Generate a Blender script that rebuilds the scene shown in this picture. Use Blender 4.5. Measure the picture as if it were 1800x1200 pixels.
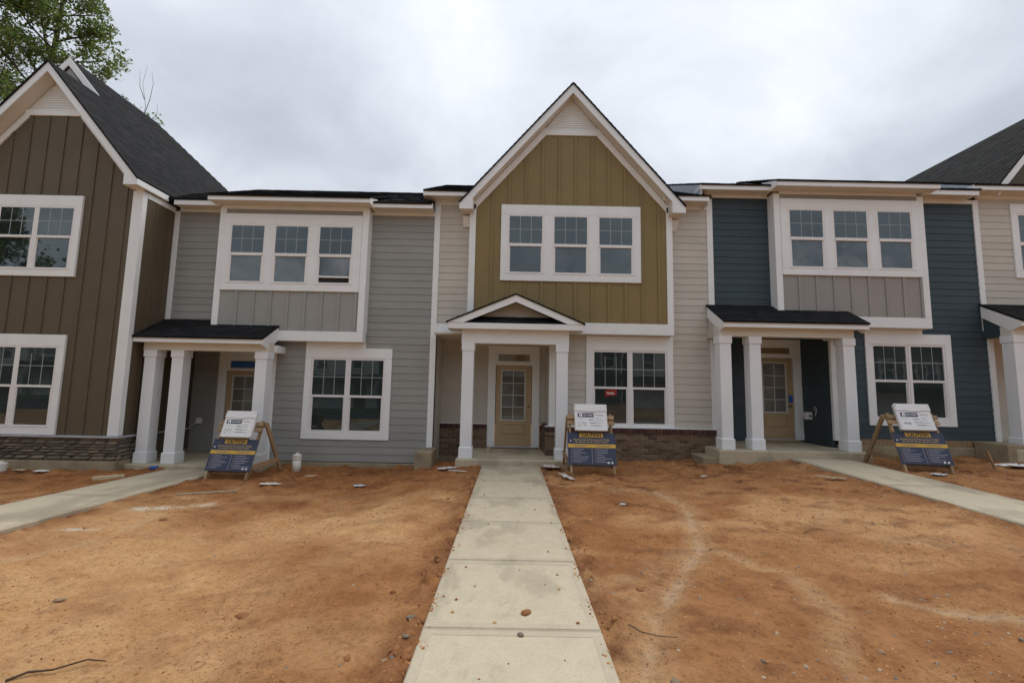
import bpy, math, random
import numpy as np
from mathutils import Vector, Matrix

random.seed(7)
rng = np.random.default_rng(11)
for o in list(bpy.data.objects):
    bpy.data.objects.remove(o)
scene = bpy.context.scene
COL = scene.collection
R = math.radians

# ------------------------------------------------------------------ camera
CAM_H = 1.67
pitch, roll, yaw = R(5.8586), R(-1.1277), R(-0.0796)
M3 = (Matrix.Rotation(yaw, 3, 'Z') @ Matrix.Rotation(pitch, 3, 'X') @ Matrix.Rotation(roll, 3, 'Y'))
right, fwd, up = M3 @ Vector((1, 0, 0)), M3 @ Vector((0, 1, 0)), M3 @ Vector((0, 0, 1))
cam_data = bpy.data.cameras.new('camera')
cam = bpy.data.objects.new('camera', cam_data)
COL.objects.link(cam)
cam_data.sensor_width = 36.0
cam_data.sensor_fit = 'HORIZONTAL'
cam_data.lens = 36 * 782.85 / 1800
cam_data.clip_start = 0.05
cam_data.clip_end = 3000
m = Matrix((right, up, -fwd)).transposed().to_4x4()
m.translation = (0, 0, CAM_H)
cam.matrix_world = m
scene.camera = cam

# ------------------------------------------------------------------ sky and light (overcast)
SUN_EL, SUN_AZ = R(60), R(40)          # azimuth measured from +Y towards +X
sun_dir = Vector((math.sin(SUN_AZ) * math.cos(SUN_EL), math.cos(SUN_AZ) * math.cos(SUN_EL), math.sin(SUN_EL)))
world = bpy.data.worlds.new('World')
scene.world = world
world.use_nodes = True
wn, wl = world.node_tree.nodes, world.node_tree.links
wn.clear()
def wnode(t, **kw):
    n = wn.new(t)
    for k, v in kw.items():
        setattr(n, k, v)
    return n
def wmath(op, a, b=None, c=None):
    n = wnode('ShaderNodeMath', operation=op)
    for i, v in enumerate((a, b, c)):
        if v is None: continue
        if isinstance(v, (int, float)): n.inputs[i].default_value = v
        else: wl.new(v, n.inputs[i])
    return n.outputs[0]
tc = wnode('ShaderNodeTexCoord')
sep = wnode('ShaderNodeSeparateXYZ'); wl.new(tc.outputs['Generated'], sep.inputs[0])
den = wmath('ADD', wmath('MAXIMUM', sep.outputs[2], 0.0), 0.28)
comb = wnode('ShaderNodeCombineXYZ')
wl.new(wmath('DIVIDE', sep.outputs[0], den), comb.inputs[0])
wl.new(wmath('DIVIDE', sep.outputs[1], den), comb.inputs[1])
def wnoise(scale, detail, rough, off, dist=0.0):
    mp = wnode('ShaderNodeMapping'); mp.inputs['Location'].default_value = off
    wl.new(comb.outputs[0], mp.inputs[0])
    n = wnode('ShaderNodeTexNoise'); n.inputs['Scale'].default_value = scale
    n.inputs['Detail'].default_value = detail; n.inputs['Roughness'].default_value = rough
    n.inputs['Distortion'].default_value = dist
    wl.new(mp.outputs[0], n.inputs['Vector'])
    return n.outputs['Fac']
big = wnoise(0.95, 3, 0.5, (3.1, 1.7, 0.0), 0.3)
mid = wnoise(2.3, 7, 0.56, (0.4, 5.2, 0.0), 0.4)
cloud = wmath('ADD', wmath('MULTIPLY', big, 0.66), wmath('MULTIPLY', mid, 0.50))
# thinner cloud towards the hidden sun
vm = wnode('ShaderNodeVectorMath', operation='DOT_PRODUCT')
wl.new(tc.outputs['Generated'], vm.inputs[0]); vm.inputs[1].default_value = sun_dir
glow = wmath('MULTIPLY', wmath('POWER', wmath('MAXIMUM', vm.outputs['Value'], 0.0), 2.0), 0.075)
cloud = wmath('ADD', cloud, glow)
ramp = wnode('ShaderNodeValToRGB'); wl.new(cloud, ramp.inputs[0])
cr = ramp.color_ramp
cr.elements[0].position = 0.40; cr.elements[0].color = (0.350, 0.385, 0.445, 1)
cr.elements[1].position = 0.80; cr.elements[1].color = (0.69, 0.718, 0.76, 1)
e = cr.elements.new(0.53); e.color = (0.450, 0.485, 0.540, 1)
e = cr.elements.new(0.66); e.color = (0.565, 0.600, 0.655, 1)
sky = wnode('ShaderNodeTexSky', sky_type='NISHITA', sun_disc=False, sun_elevation=SUN_EL, sun_rotation=SUN_AZ)
sky.air_density = 1.2; sky.dust_density = 3.0
bg_sky = wnode('ShaderNodeBackground'); wl.new(sky.outputs[0], bg_sky.inputs[0]); bg_sky.inputs[1].default_value = 0.08
bg_cloud = wnode('ShaderNodeBackground'); wl.new(ramp.outputs[0], bg_cloud.inputs[0])
# an overcast dome brightens gently towards the zenith
wl.new(wmath('ADD', wmath('MULTIPLY', wmath('MAXIMUM', sep.outputs[2], 0.0), 0.35), 0.92), bg_cloud.inputs[1])
mixw = wnode('ShaderNodeMixShader'); mixw.inputs[0].default_value = 0.92
wl.new(bg_sky.outputs[0], mixw.inputs[1]); wl.new(bg_cloud.outputs[0], mixw.inputs[2])
outw = wnode('ShaderNodeOutputWorld'); wl.new(mixw.outputs[0], outw.inputs[0])

sun_data = bpy.data.lights.new('sun', 'SUN')
sun_data.energy = 1.5
sun_data.angle = R(45)
sun_data.color = (1.0, 0.97, 0.93)
sun = bpy.data.objects.new('sun', sun_data)
COL.objects.link(sun)
sun.rotation_euler = (-sun_dir).to_track_quat('-Z', 'Y').to_euler()
sun.location = (10, 12, 30)

scene.view_settings.view_transform = 'Standard'
scene.view_settings.look = 'None'
scene.view_settings.exposure = 0.42
scene.view_settings.gamma = 1.0
scene.view_settings.use_curve_mapping = False
scene.render.engine = 'CYCLES'
scene.cycles.max_bounces = 6
scene.cycles.use_denoising = True

# ------------------------------------------------------------------ materials
MAT = {}
def nt(name):
    mt = bpy.data.materials.new(name); mt.use_nodes = True
    t = mt.node_tree
    b = t.nodes['Principled BSDF']
    return mt, t, b
def lk(t, a, b): t.links.new(a, b)
def noise_node(t, scale, detail=4, rough=0.55, stretch=(1, 1, 1), coord='Object', dist=0.0):
    tcn = t.nodes.new('ShaderNodeTexCoord')
    mp = t.nodes.new('ShaderNodeMapping'); mp.inputs['Scale'].default_value = stretch
    lk(t, tcn.outputs[coord], mp.inputs[0])
    n = t.nodes.new('ShaderNodeTexNoise')
    n.inputs['Scale'].default_value = scale; n.inputs['Detail'].default_value = detail
    n.inputs['Roughness'].default_value = rough; n.inputs['Distortion'].default_value = dist
    lk(t, mp.outputs[0], n.inputs['Vector'])
    return n
def ramp_node(t, fac, stops):
    r = t.nodes.new('ShaderNodeValToRGB'); lk(t, fac, r.inputs[0])
    el = r.color_ramp.elements
    el[0].position, el[0].color = stops[0][0], (*stops[0][1], 1)
    el[1].position, el[1].color = stops[-1][0], (*stops[-1][1], 1)
    for p, c in stops[1:-1]:
        x = el.new(p); x.color = (*c, 1)
    return r.outputs[0]
def mixc(t, fac, a, b, mode='MIX'):
    n = t.nodes.new('ShaderNodeMix'); n.data_type = 'RGBA'; n.blend_type = mode
    for s, v in ((n.inputs[0], fac), (n.inputs[6], a), (n.inputs[7], b)):
        if isinstance(v, (int, float)): s.default_value = v
        elif isinstance(v, tuple): s.default_value = (*v, 1) if len(v) == 3 else v
        else: lk(t, v, s)
    return n.outputs[2]
def bump(t, b, height, strength, dist=0.01, prev=None):
    n = t.nodes.new('ShaderNodeBump'); n.inputs['Strength'].default_value = strength; n.inputs['Distance'].default_value = dist
    lk(t, height, n.inputs['Height'])
    if prev is not None: lk(t, prev, n.inputs['Normal'])
    lk(t, n.outputs[0], b.inputs['Normal'])
    return n.outputs[0]
def paint(name, rgb, rough=0.55, var=0.10, grain=(3, 60, 60), bs=0.12, dirt=0.12, objvar=0.06, spec=0.35):
    mt, t, b = nt(name)
    n1 = noise_node(t, 1.7, 5, 0.6)
    n2 = noise_node(t, 1.0, 5, 0.6, grain)
    lo = tuple(c * (1 - var) for c in rgb); hi = tuple(min(1, c * (1 + var * 0.7)) for c in rgb)
    c = ramp_node(t, n1.outputs['Fac'], [(0.3, lo), (0.72, hi)])
    if dirt:
        n3 = noise_node(t, 5.5, 8, 0.7)
        f = ramp_node(t, n3.outputs['Fac'], [(0.52, (0, 0, 0)), (0.82, (dirt,) * 3)])
        c = mixc(t, f, c, (rgb[0] * 0.55, rgb[1] * 0.47, rgb[2] * 0.40))
    oi = t.nodes.new('ShaderNodeObjectInfo')
    rv = ramp_node(t, oi.outputs['Random'], [(0.0, (1 - objvar,) * 3), (1.0, (1 + objvar * 0.6,) * 3)])
    c = mixc(t, 1.0, c, rv, 'MULTIPLY')
    lk(t, c, b.inputs['Base Color'])
    b.inputs['Roughness'].default_value = rough
    b.inputs['Specular IOR Level'].default_value = spec
    bump(t, b, n2.outputs['Fac'], bs, 0.004)
    MAT[name] = mt
    return mt
paint('white_trim', (0.80, 0.82, 0.81), 0.5, 0.05, (40, 40, 40), 0.05, 0.10, 0.03)
paint('white_column', (0.79, 0.81, 0.82), 0.42, 0.04, (30, 30, 30), 0.03, 0.06, 0.02)
paint('vinyl', (0.78, 0.77, 0.75), 0.35, 0.03, (30, 30, 30), 0.02, 0.04, 0.01)
paint('gray_siding', (0.30, 0.302, 0.280), 0.6, 0.07)
paint('cream_siding', (0.535, 0.503, 0.437), 0.6, 0.06)
paint('blue_siding', (0.040, 0.064, 0.077), 0.55, 0.12, objvar=0.10)
paint('brown_board', (0.112, 0.086, 0.053), 0.6, 0.10, (60, 60, 3))
paint('olive_board', (0.235, 0.174, 0.072), 0.6, 0.07, (60, 60, 3))
paint('gray_board', (0.31, 0.311, 0.290), 0.6, 0.06, (60, 60, 3))
paint('taupe_board', (0.315, 0.298, 0.272), 0.6, 0.06, (60, 60, 3))
paint('door_tan', (0.45, 0.325, 0.19), 0.5, 0.06, (30, 30, 3), 0.08, 0.10)
paint('soffit', (0.70, 0.665, 0.59), 0.6, 0.06, (20, 20, 20), 0.05, 0.10)
paint('dark_interior', (0.02, 0.02, 0.02), 0.9, 0.2, objvar=0)
paint('wrap', (0.50, 0.55, 0.58), 0.45, 0.05, objvar=0)
paint('black_metal', (0.02, 0.02, 0.022), 0.4, 0.1, objvar=0)
paint('flashing', (0.50, 0.50, 0.52), 0.32, 0.08, objvar=0, spec=0.6)
paint('tape_blue', (0.03, 0.12, 0.42), 0.5, 0.08, objvar=0)
paint('pvc', (0.72, 0.69, 0.61), 0.4, 0.05, (20, 20, 20), 0.03, 0.25, 0.02)
paint('plastic_white', (0.74, 0.73, 0.72), 0.38, 0.03, (20, 20, 20), 0.03, 0.05, 0.02)
paint('scrap_white', (0.66, 0.64, 0.60), 0.6, 0.06, (20, 20, 20), 0.1, 0.3, 0.1)
paint('scrap_pink', (0.55, 0.47, 0.45), 0.5, 0.06, (20, 20, 20), 0.1, 0.2, 0.05)
paint('sign_navy', (0.040, 0.050, 0.092), 0.45, 0.12, (20, 20, 20), 0.02, 0.35, 0.02)
paint('sign_yellow', (0.66, 0.40, 0.055), 0.45, 0.05, (20, 20, 20), 0.02, 0.15, 0.02)
paint('sign_pale', (0.36, 0.37, 0.42), 0.5, 0.05, objvar=0)
paint('sign_gold', (0.46, 0.34, 0.16), 0.5, 0.05, objvar=0)
paint('grille', (0.34, 0.38, 0.38), 0.4, 0.03, objvar=0, dirt=0)
paint('door_grille', (0.52, 0.50, 0.45), 0.45, 0.03, objvar=0, dirt=0)
paint('ink', (0.02, 0.02, 0.025), 0.5, 0.05, objvar=0)
paint('ink_grey', (0.16, 0.16, 0.18), 0.5, 0.05, objvar=0)
paint('label_paper', (0.78, 0.78, 0.77), 0.45, 0.02, objvar=0, dirt=0.05)
paint('label_navy', (0.035, 0.042, 0.085), 0.45, 0.05, objvar=0)
paint('sticker_red', (0.34, 0.025, 0.02), 0.4, 0.1, objvar=0)
paint('opposite_teal', (0.13, 0.16, 0.155), 0.6, 0.08)
paint('opposite_white', (0.62, 0.62, 0.60), 0.55, 0.05)

def mat_glass(name, haze, tint=(0.34, 0.36, 0.38), base=(0.012, 0.018, 0.018), ior=1.95):
    mt, t, b = nt(name)
    oi = t.nodes.new('ShaderNodeObjectInfo')
    n1 = noise_node(t, 1.1, 5, 0.55, dist=0.6)
    n1.noise_dimensions = '4D'
    mw = t.nodes.new('ShaderNodeMath'); mw.operation = 'MULTIPLY'; mw.inputs[1].default_value = 40; lk(t, oi.outputs['Random'], mw.inputs[0]); lk(t, mw.outputs[0], n1.inputs['W'])
    f = ramp_node(t, n1.outputs['Fac'], [(0.40, (0, 0, 0)), (0.76, (haze,) * 3)])
    f = mixc(t, 1.0, f, ramp_node(t, oi.outputs['Random'], [(0.0, (0.25,) * 3), (1.0, (1.0,) * 3)]), 'MULTIPLY')
    lk(t, mixc(t, f, base, tint), b.inputs['Base Color'])
    rr = ramp_node(t, n1.outputs['Fac'], [(0.45, (0.015,) * 3), (0.8, (0.015 + haze * 0.12,) * 3)])
    lk(t, rr, b.inputs['Roughness'])
    b.inputs['IOR'].default_value = ior
    b.inputs['Specular Tint'].default_value = (0.86, 0.97, 1.0, 1)
    n2 = noise_node(t, 2.2, 2, 0.5)
    bump(t, b, n2.outputs['Fac'], 0.05, 0.02)
    MAT[name] = mt
mat_glass('glass', 0.10)
mat_glass('glass_low', 0.16, (0.20, 0.23, 0.235), (0.020, 0.029, 0.028), 1.66)
mat_glass('glass_hazy', 0.75)  # strong pale blotches mixed into the pane colour
mat_glass('glass_door', 0.55, (0.40, 0.37, 0.32), (0.13, 0.125, 0.11), 1.6)
mat_glass('glass_transom', 0.6, (0.36, 0.30, 0.18), (0.22, 0.175, 0.09), 1.5)

def mat_brick():
    mt, t, b = nt('brick')
    oi = t.nodes.new('ShaderNodeObjectInfo')
    c = ramp_node(t, oi.outputs['Random'], [(0.0, (0.085, 0.052, 0.034)), (0.25, (0.155, 0.10, 0.062)), (0.5, (0.205, 0.145, 0.094)), (0.75, (0.15, 0.082, 0.052)), (1.0, (0.25, 0.185, 0.125))])
    n = noise_node(t, 14, 6, 0.7)
    c = mixc(t, 0.6, c, ramp_node(t, n.outputs['Fac'], [(0.3, (0.55,) * 3), (0.75, (1.25,) * 3)]), 'MULTIPLY')
    lk(t, c, b.inputs['Base Color']); b.inputs['Roughness'].default_value = 0.88
    n2 = noise_node(t, 70, 5, 0.7); bump(t, b, n2.outputs['Fac'], 0.5, 0.006)
    MAT['brick'] = mt
    mt, t, b = nt('brick_dark')
    oi = t.nodes.new('ShaderNodeObjectInfo')
    c = ramp_node(t, oi.outputs['Random'], [(0.0, (0.045, 0.022, 0.018)), (0.5, (0.085, 0.036, 0.030)), (1.0, (0.11, 0.055, 0.042))])
    lk(t, c, b.inputs['Base Color']); b.inputs['Roughness'].default_value = 0.85
    n2 = noise_node(t, 70, 5, 0.7); bump(t, b, n2.outputs['Fac'], 0.5, 0.006)
    MAT['brick_dark'] = mt
mat_brick()
def rough_mat(name, stops, scale, rough=0.9, bs=0.5, fine=60, dist=0.006, objr=None, detail=8):
    mt, t, b = nt(name)
    n = noise_node(t, scale, detail, 0.65)
    c = ramp_node(t, n.outputs['Fac'], stops)
    if objr:
        oi = t.nodes.new('ShaderNodeObjectInfo')
        c = mixc(t, 1.0, c, ramp_node(t, oi.outputs['Random'], objr), 'MULTIPLY')
    lk(t, c, b.inputs['Base Color']); b.inputs['Roughness'].default_value = rough
    b.inputs['Specular IOR Level'].default_value = 0.25
    n2 = noise_node(t, fine, 6, 0.7); bump(t, b, n2.outputs['Fac'], bs, dist)
    MAT[name] = mt
rough_mat('mortar', [(0.3, (0.24, 0.195, 0.14)), (0.7, (0.34, 0.285, 0.21))], 9)
rough_mat('stone', [(0.28, (0.16, 0.138, 0.108)), (0.55, (0.26, 0.23, 0.185)), (0.78, (0.36, 0.315, 0.245))], 7, objr=[(0, (0.50, 0.50, 0.52)), (0.5, (0.80, 0.77, 0.73)), (1, (1.12, 1.02, 0.90))], bs=0.7, fine=35, dist=0.012)
rough_mat('stone_mortar', [(0.3, (0.09, 0.075, 0.06)), (0.7, (0.15, 0.125, 0.10))], 12)
rough_mat('stone_cap', [(0.3, (0.34, 0.33, 0.34)), (0.7, (0.44, 0.43, 0.44))], 6, 0.5, 0.15)
rough_mat('foundation', [(0.28, (0.21, 0.165, 0.105)), (0.5, (0.31, 0.25, 0.165)), (0.75, (0.40, 0.33, 0.225))], 2.6, 0.9, 0.4, 40)
rough_mat('rock', [(0.3, (0.20, 0.165, 0.125)), (0.7, (0.38, 0.32, 0.25))], 20, objr=[(0, (0.62, 0.60, 0.60)), (0.6, (1.05, 0.9, 0.75)), (1, (1.2, 1.0, 0.85))])
rough_mat('clod', [(0.3, (0.18, 0.068, 0.026)), (0.7, (0.36, 0.165, 0.066))], 20)
rough_mat('twig', [(0.3, (0.06, 0.04, 0.028)), (0.7, (0.13, 0.09, 0.06))], 20)
rough_mat('bark', [(0.3, (0.035, 0.028, 0.024)), (0.7, (0.085, 0.070, 0.058))], 6, fine=20)
rough_mat('asphalt', [(0.3, (0.04, 0.04, 0.042)), (0.7, (0.06, 0.06, 0.062))], 4)
rough_mat('lawn_green', [(0.3, (0.035, 0.055, 0.015)), (0.7, (0.075, 0.10, 0.03))], 3)
def mat_wood(name, a, bb):
    mt, t, b = nt(name)
    n = noise_node(t, 3.0, 6, 0.6, (12, 12, 1.5))
    c = ramp_node(t, n.outputs['Fac'], [(0.3, a), (0.7, bb)])
    oi = t.nodes.new('ShaderNodeObjectInfo')
    c = mixc(t, 1.0, c, ramp_node(t, oi.outputs['Random'], [(0, (0.75,) * 3), (1, (1.15,) * 3)]), 'MULTIPLY')
    lk(t, c, b.inputs['Base Color']); b.inputs['Roughness'].default_value = 0.7
    bump(t, b, n.outputs['Fac'], 0.3, 0.004)
    MAT[name] = mt
mat_wood('lumber', (0.25, 0.155, 0.075), (0.42, 0.29, 0.16))
mat_wood('lumber_pale', (0.46, 0.38, 0.25), (0.62, 0.53, 0.38))

def mat_shingle():
    mt, t, b = nt('shingle')
    geo = t.nodes.new('ShaderNodeNewGeometry')
    v = ramp_node(t, geo.outputs['Random Per Island'], [(0.0, (0.008, 0.009, 0.0095)), (0.5, (0.0125, 0.013, 0.0135)), (1.0, (0.021, 0.021, 0.021))])
    n = noise_node(t, 130, 3, 0.8)
    c = mixc(t, 0.7, v, ramp_node(t, n.outputs['Fac'], [(0.35, (0.5,) * 3), (0.7, (1.6,) * 3)]), 'MULTIPLY')
    lk(t, c, b.inputs['Base Color']); b.inputs['Roughness'].default_value = 0.92
    b.inputs['Specular IOR Level'].default_value = 0.2
    bump(t, b, n.outputs['Fac'], 0.4, 0.004)
    MAT['shingle'] = mt
mat_shingle()

def mat_concrete(name, tone):
    mt, t, b = nt(name)
    n1 = noise_node(t, 0.9, 5, 0.6, (1.5, 0.8, 1), dist=0.15)
    n2 = noise_node(t, 7.0, 8, 0.7)
    n3 = noise_node(t, 120, 4, 0.7)
    base = ramp_node(t, n2.outputs['Fac'], [(0.25, (0.46, 0.39, 0.275)), (0.75, (0.56, 0.48, 0.35))])
    damp = ramp_node(t, n1.outputs['Fac'], [(0.515, (0, 0, 0)), (0.56, (0.40,) * 3), (0.70, (0.75,) * 3)])
    c = mixc(t, damp, base, (0.300, 0.250, 0.178))
    clay = ramp_node(t, noise_node(t, 3.2, 7, 0.7).outputs['Fac'], [(0.58, (0, 0, 0)), (0.78, (0.5,) * 3)])
    c = mixc(t, clay, c, (0.40, 0.235, 0.115))
    spk = ramp_node(t, n3.outputs['Fac'], [(0.3, (0.72,) * 3), (0.6, (1.05,) * 3)])
    c = mixc(t, 0.8, c, spk, 'MULTIPLY')
    oi = t.nodes.new('ShaderNodeObjectInfo')
    c = mixc(t, 1.0, c, ramp_node(t, oi.outputs['Random'], [(0, (tone * (0.94 if tone == 1 else 1), tone * (0.94 if tone == 1 else 1), tone * (0.93 if tone == 1 else 1))), (1, (tone * (1.03 if tone == 1 else 1), tone * (1.03 if tone == 1 else 1), tone * (1.01 if tone == 1 else 1)))]), 'MULTIPLY')
    lk(t, c, b.inputs['Base Color']); b.inputs['Roughness'].default_value = 0.82
    nn = noise_node(t, 1.0, 4, 0.6, (4, 140, 140))
    p = bump(t, b, nn.outputs['Fac'], 0.18, 0.003)
    bump(t, b, n3.outputs['Fac'], 0.25, 0.003, p)
    MAT[name] = mt
mat_concrete('concrete', 1.0)
mat_concrete('concrete_edge', 0.93)

def mat_dirt():
    mt, t, b = nt('clay_soil')
    at = t.nodes.new('ShaderNodeAttribute'); at.attribute_name = 'soil'
    sp = t.nodes.new('ShaderNodeSeparateColor'); lk(t, at.outputs['Color'], sp.inputs[0])
    n1 = noise_node(t, 2.2, 9, 0.62)
    n2 = noise_node(t, 26, 8, 0.72)
    n3 = noise_node(t, 150, 4, 0.8)
    n4 = noise_node(t, 11, 9, 0.74)
    damp = ramp_node(t, n1.outputs['Fac'], [(0.30, (0.235, 0.088, 0.029)), (0.52, (0.345, 0.146, 0.050)), (0.75, (0.42, 0.195, 0.075))])
    dry = ramp_node(t, n1.outputs['Fac'], [(0.28, (0.53, 0.275, 0.110)), (0.5, (0.61, 0.345, 0.155)), (0.75, (0.65, 0.395, 0.19))])
    c = mixc(t, sp.outputs[0], damp, dry)
    c = mixc(t, sp.outputs[1], c, (0.17, 0.062, 0.026))
    siltc = ramp_node(t, sp.outputs[2], [(0.40, (0.60, 0.395, 0.21)), (0.88, (0.70, 0.61, 0.49))])
    c = mixc(t, sp.outputs[2], c, siltc)
    crumb = ramp_node(t, n2.outputs['Fac'], [(0.30, (0.50, 0.44, 0.40)), (0.46, (0.95, 0.95, 0.95)), (0.60, (1.02, 1.02, 1.02)), (0.78, (1.22, 1.2, 1.17))])
    c = mixc(t, 1.0, c, crumb, 'MULTIPLY')
    c = mixc(t, 0.5, c, ramp_node(t, n4.outputs['Fac'], [(0.32, (0.62, 0.55, 0.50)), (0.5, (1.0, 1.0, 1.0)), (0.72, (1.14, 1.13, 1.10))]), 'MULTIPLY')
    grit = ramp_node(t, n3.outputs['Fac'], [(0.32, (0.45, 0.42, 0.40)), (0.46, (1, 1, 1)), (0.68, (1.15,) * 3)])
    c = mixc(t, 0.7, c, grit, 'MULTIPLY')
    # drying cracks where the crust is palest
    vo = t.nodes.new('ShaderNodeTexVoronoi'); vo.feature = 'DISTANCE_TO_EDGE'; vo.inputs['Scale'].default_value = 7.0
    tcn = t.nodes.new('ShaderNodeTexCoord')
    wob = mixc(t, 0.12, tcn.outputs['Object'], noise_node(t, 4.0, 4, 0.6).outputs['Color'], 'ADD')
    lk(t, wob, vo.inputs['Vector'])
    cm = ramp_node(t, vo.outputs['Distance'], [(0.0, (1, 1, 1)), (0.030, (0, 0, 0))])
    gate = ramp_node(t, noise_node(t, 0.9, 4, 0.6).outputs['Fac'], [(0.47, (0, 0, 0)), (0.60, (1, 1, 1))])
    cm2 = mixc(t, 1.0, mixc(t, 1.0, cm, gate, 'MULTIPLY'), sp.outputs[0], 'MULTIPLY')
    c = mixc(t, mixc(t, 1.0, cm2, (0.75, 0.75, 0.75), 'MULTIPLY'), c, (0.15, 0.066, 0.028))
    lk(t, c, b.inputs['Base Color'])
    b.inputs['Roughness'].default_value = 0.93; b.inputs['Specular IOR Level'].default_value = 0.22
    p = bump(t, b, n4.outputs['Fac'], 0.55, 0.04)
    p = bump(t, b, n2.outputs['Fac'], 0.8, 0.03, p)
    bump(t, b, n3.outputs['Fac'], 0.45, 0.006, p)
    MAT['clay_soil'] = mt
mat_dirt()

def mat_leaf():
    mt, t, b = nt('leaf')
    geo = t.nodes.new('ShaderNodeNewGeometry')
    c = ramp_node(t, geo.outputs['Random Per Island'], [(0.0, (0.070, 0.118, 0.024)), (0.45, (0.135, 0.215, 0.044)), (0.85, (0.21, 0.29, 0.075)), (1.0, (0.19, 0.13, 0.05))])
    lk(t, c, b.inputs['Base Color']); b.inputs['Roughness'].default_value = 0.55
    tr = t.nodes.new('ShaderNodeBsdfTranslucent'); lk(t, c, tr.inputs[0])
    mx = t.nodes.new('ShaderNodeMixShader'); mx.inputs[0].default_value = 0.5
    lk(t, b.outputs[0], mx.inputs[1]); lk(t, tr.outputs[0], mx.inputs[2])
    lk(t, mx.outputs[0], t.nodes['Material Output'].inputs[0])
    MAT['leaf'] = mt
mat_leaf()

# ------------------------------------------------------------------ object helpers
WM = {}
def parent_to(o, parent, local):
    if parent is None:
        return
    o.parent = parent
    if not local:
        o.matrix_parent_inverse = WM[parent.name].inverted()
def reg(o, parent, local):
    if parent is not None and local:
        WM[o.name] = WM[parent.name].copy()
    else:
        WM[o.name] = Matrix.Identity(4)
def tag(o, label=None, cat=None, group=None, kind=None):
    if label: o['label'] = label
    if cat: o['category'] = cat
    if group: o['group'] = group
    if kind: o['kind'] = kind
    return o
def thing(name, loc, label, cat, group=None, rz=0.0):
    o = bpy.data.objects.new(name, None)
    o.empty_display_size = 0.2
    COL.objects.link(o)
    o.location = loc; o.rotation_euler = (0, 0, rz)
    WM[o.name] = Matrix.Translation(loc) @ Matrix.Rotation(rz, 4, 'Z')
    return tag(o, label, cat, group)
def link_mesh(name, me, mat, parent=None, local=False, loc=None):
    o = bpy.data.objects.new(name, me)
    COL.objects.link(o)
    if mat and not me.materials:
        me.materials.append(MAT[mat])
    parent_to(o, parent, local)
    reg(o, parent, local)
    if loc is not None: o.location = loc
    return o

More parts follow.
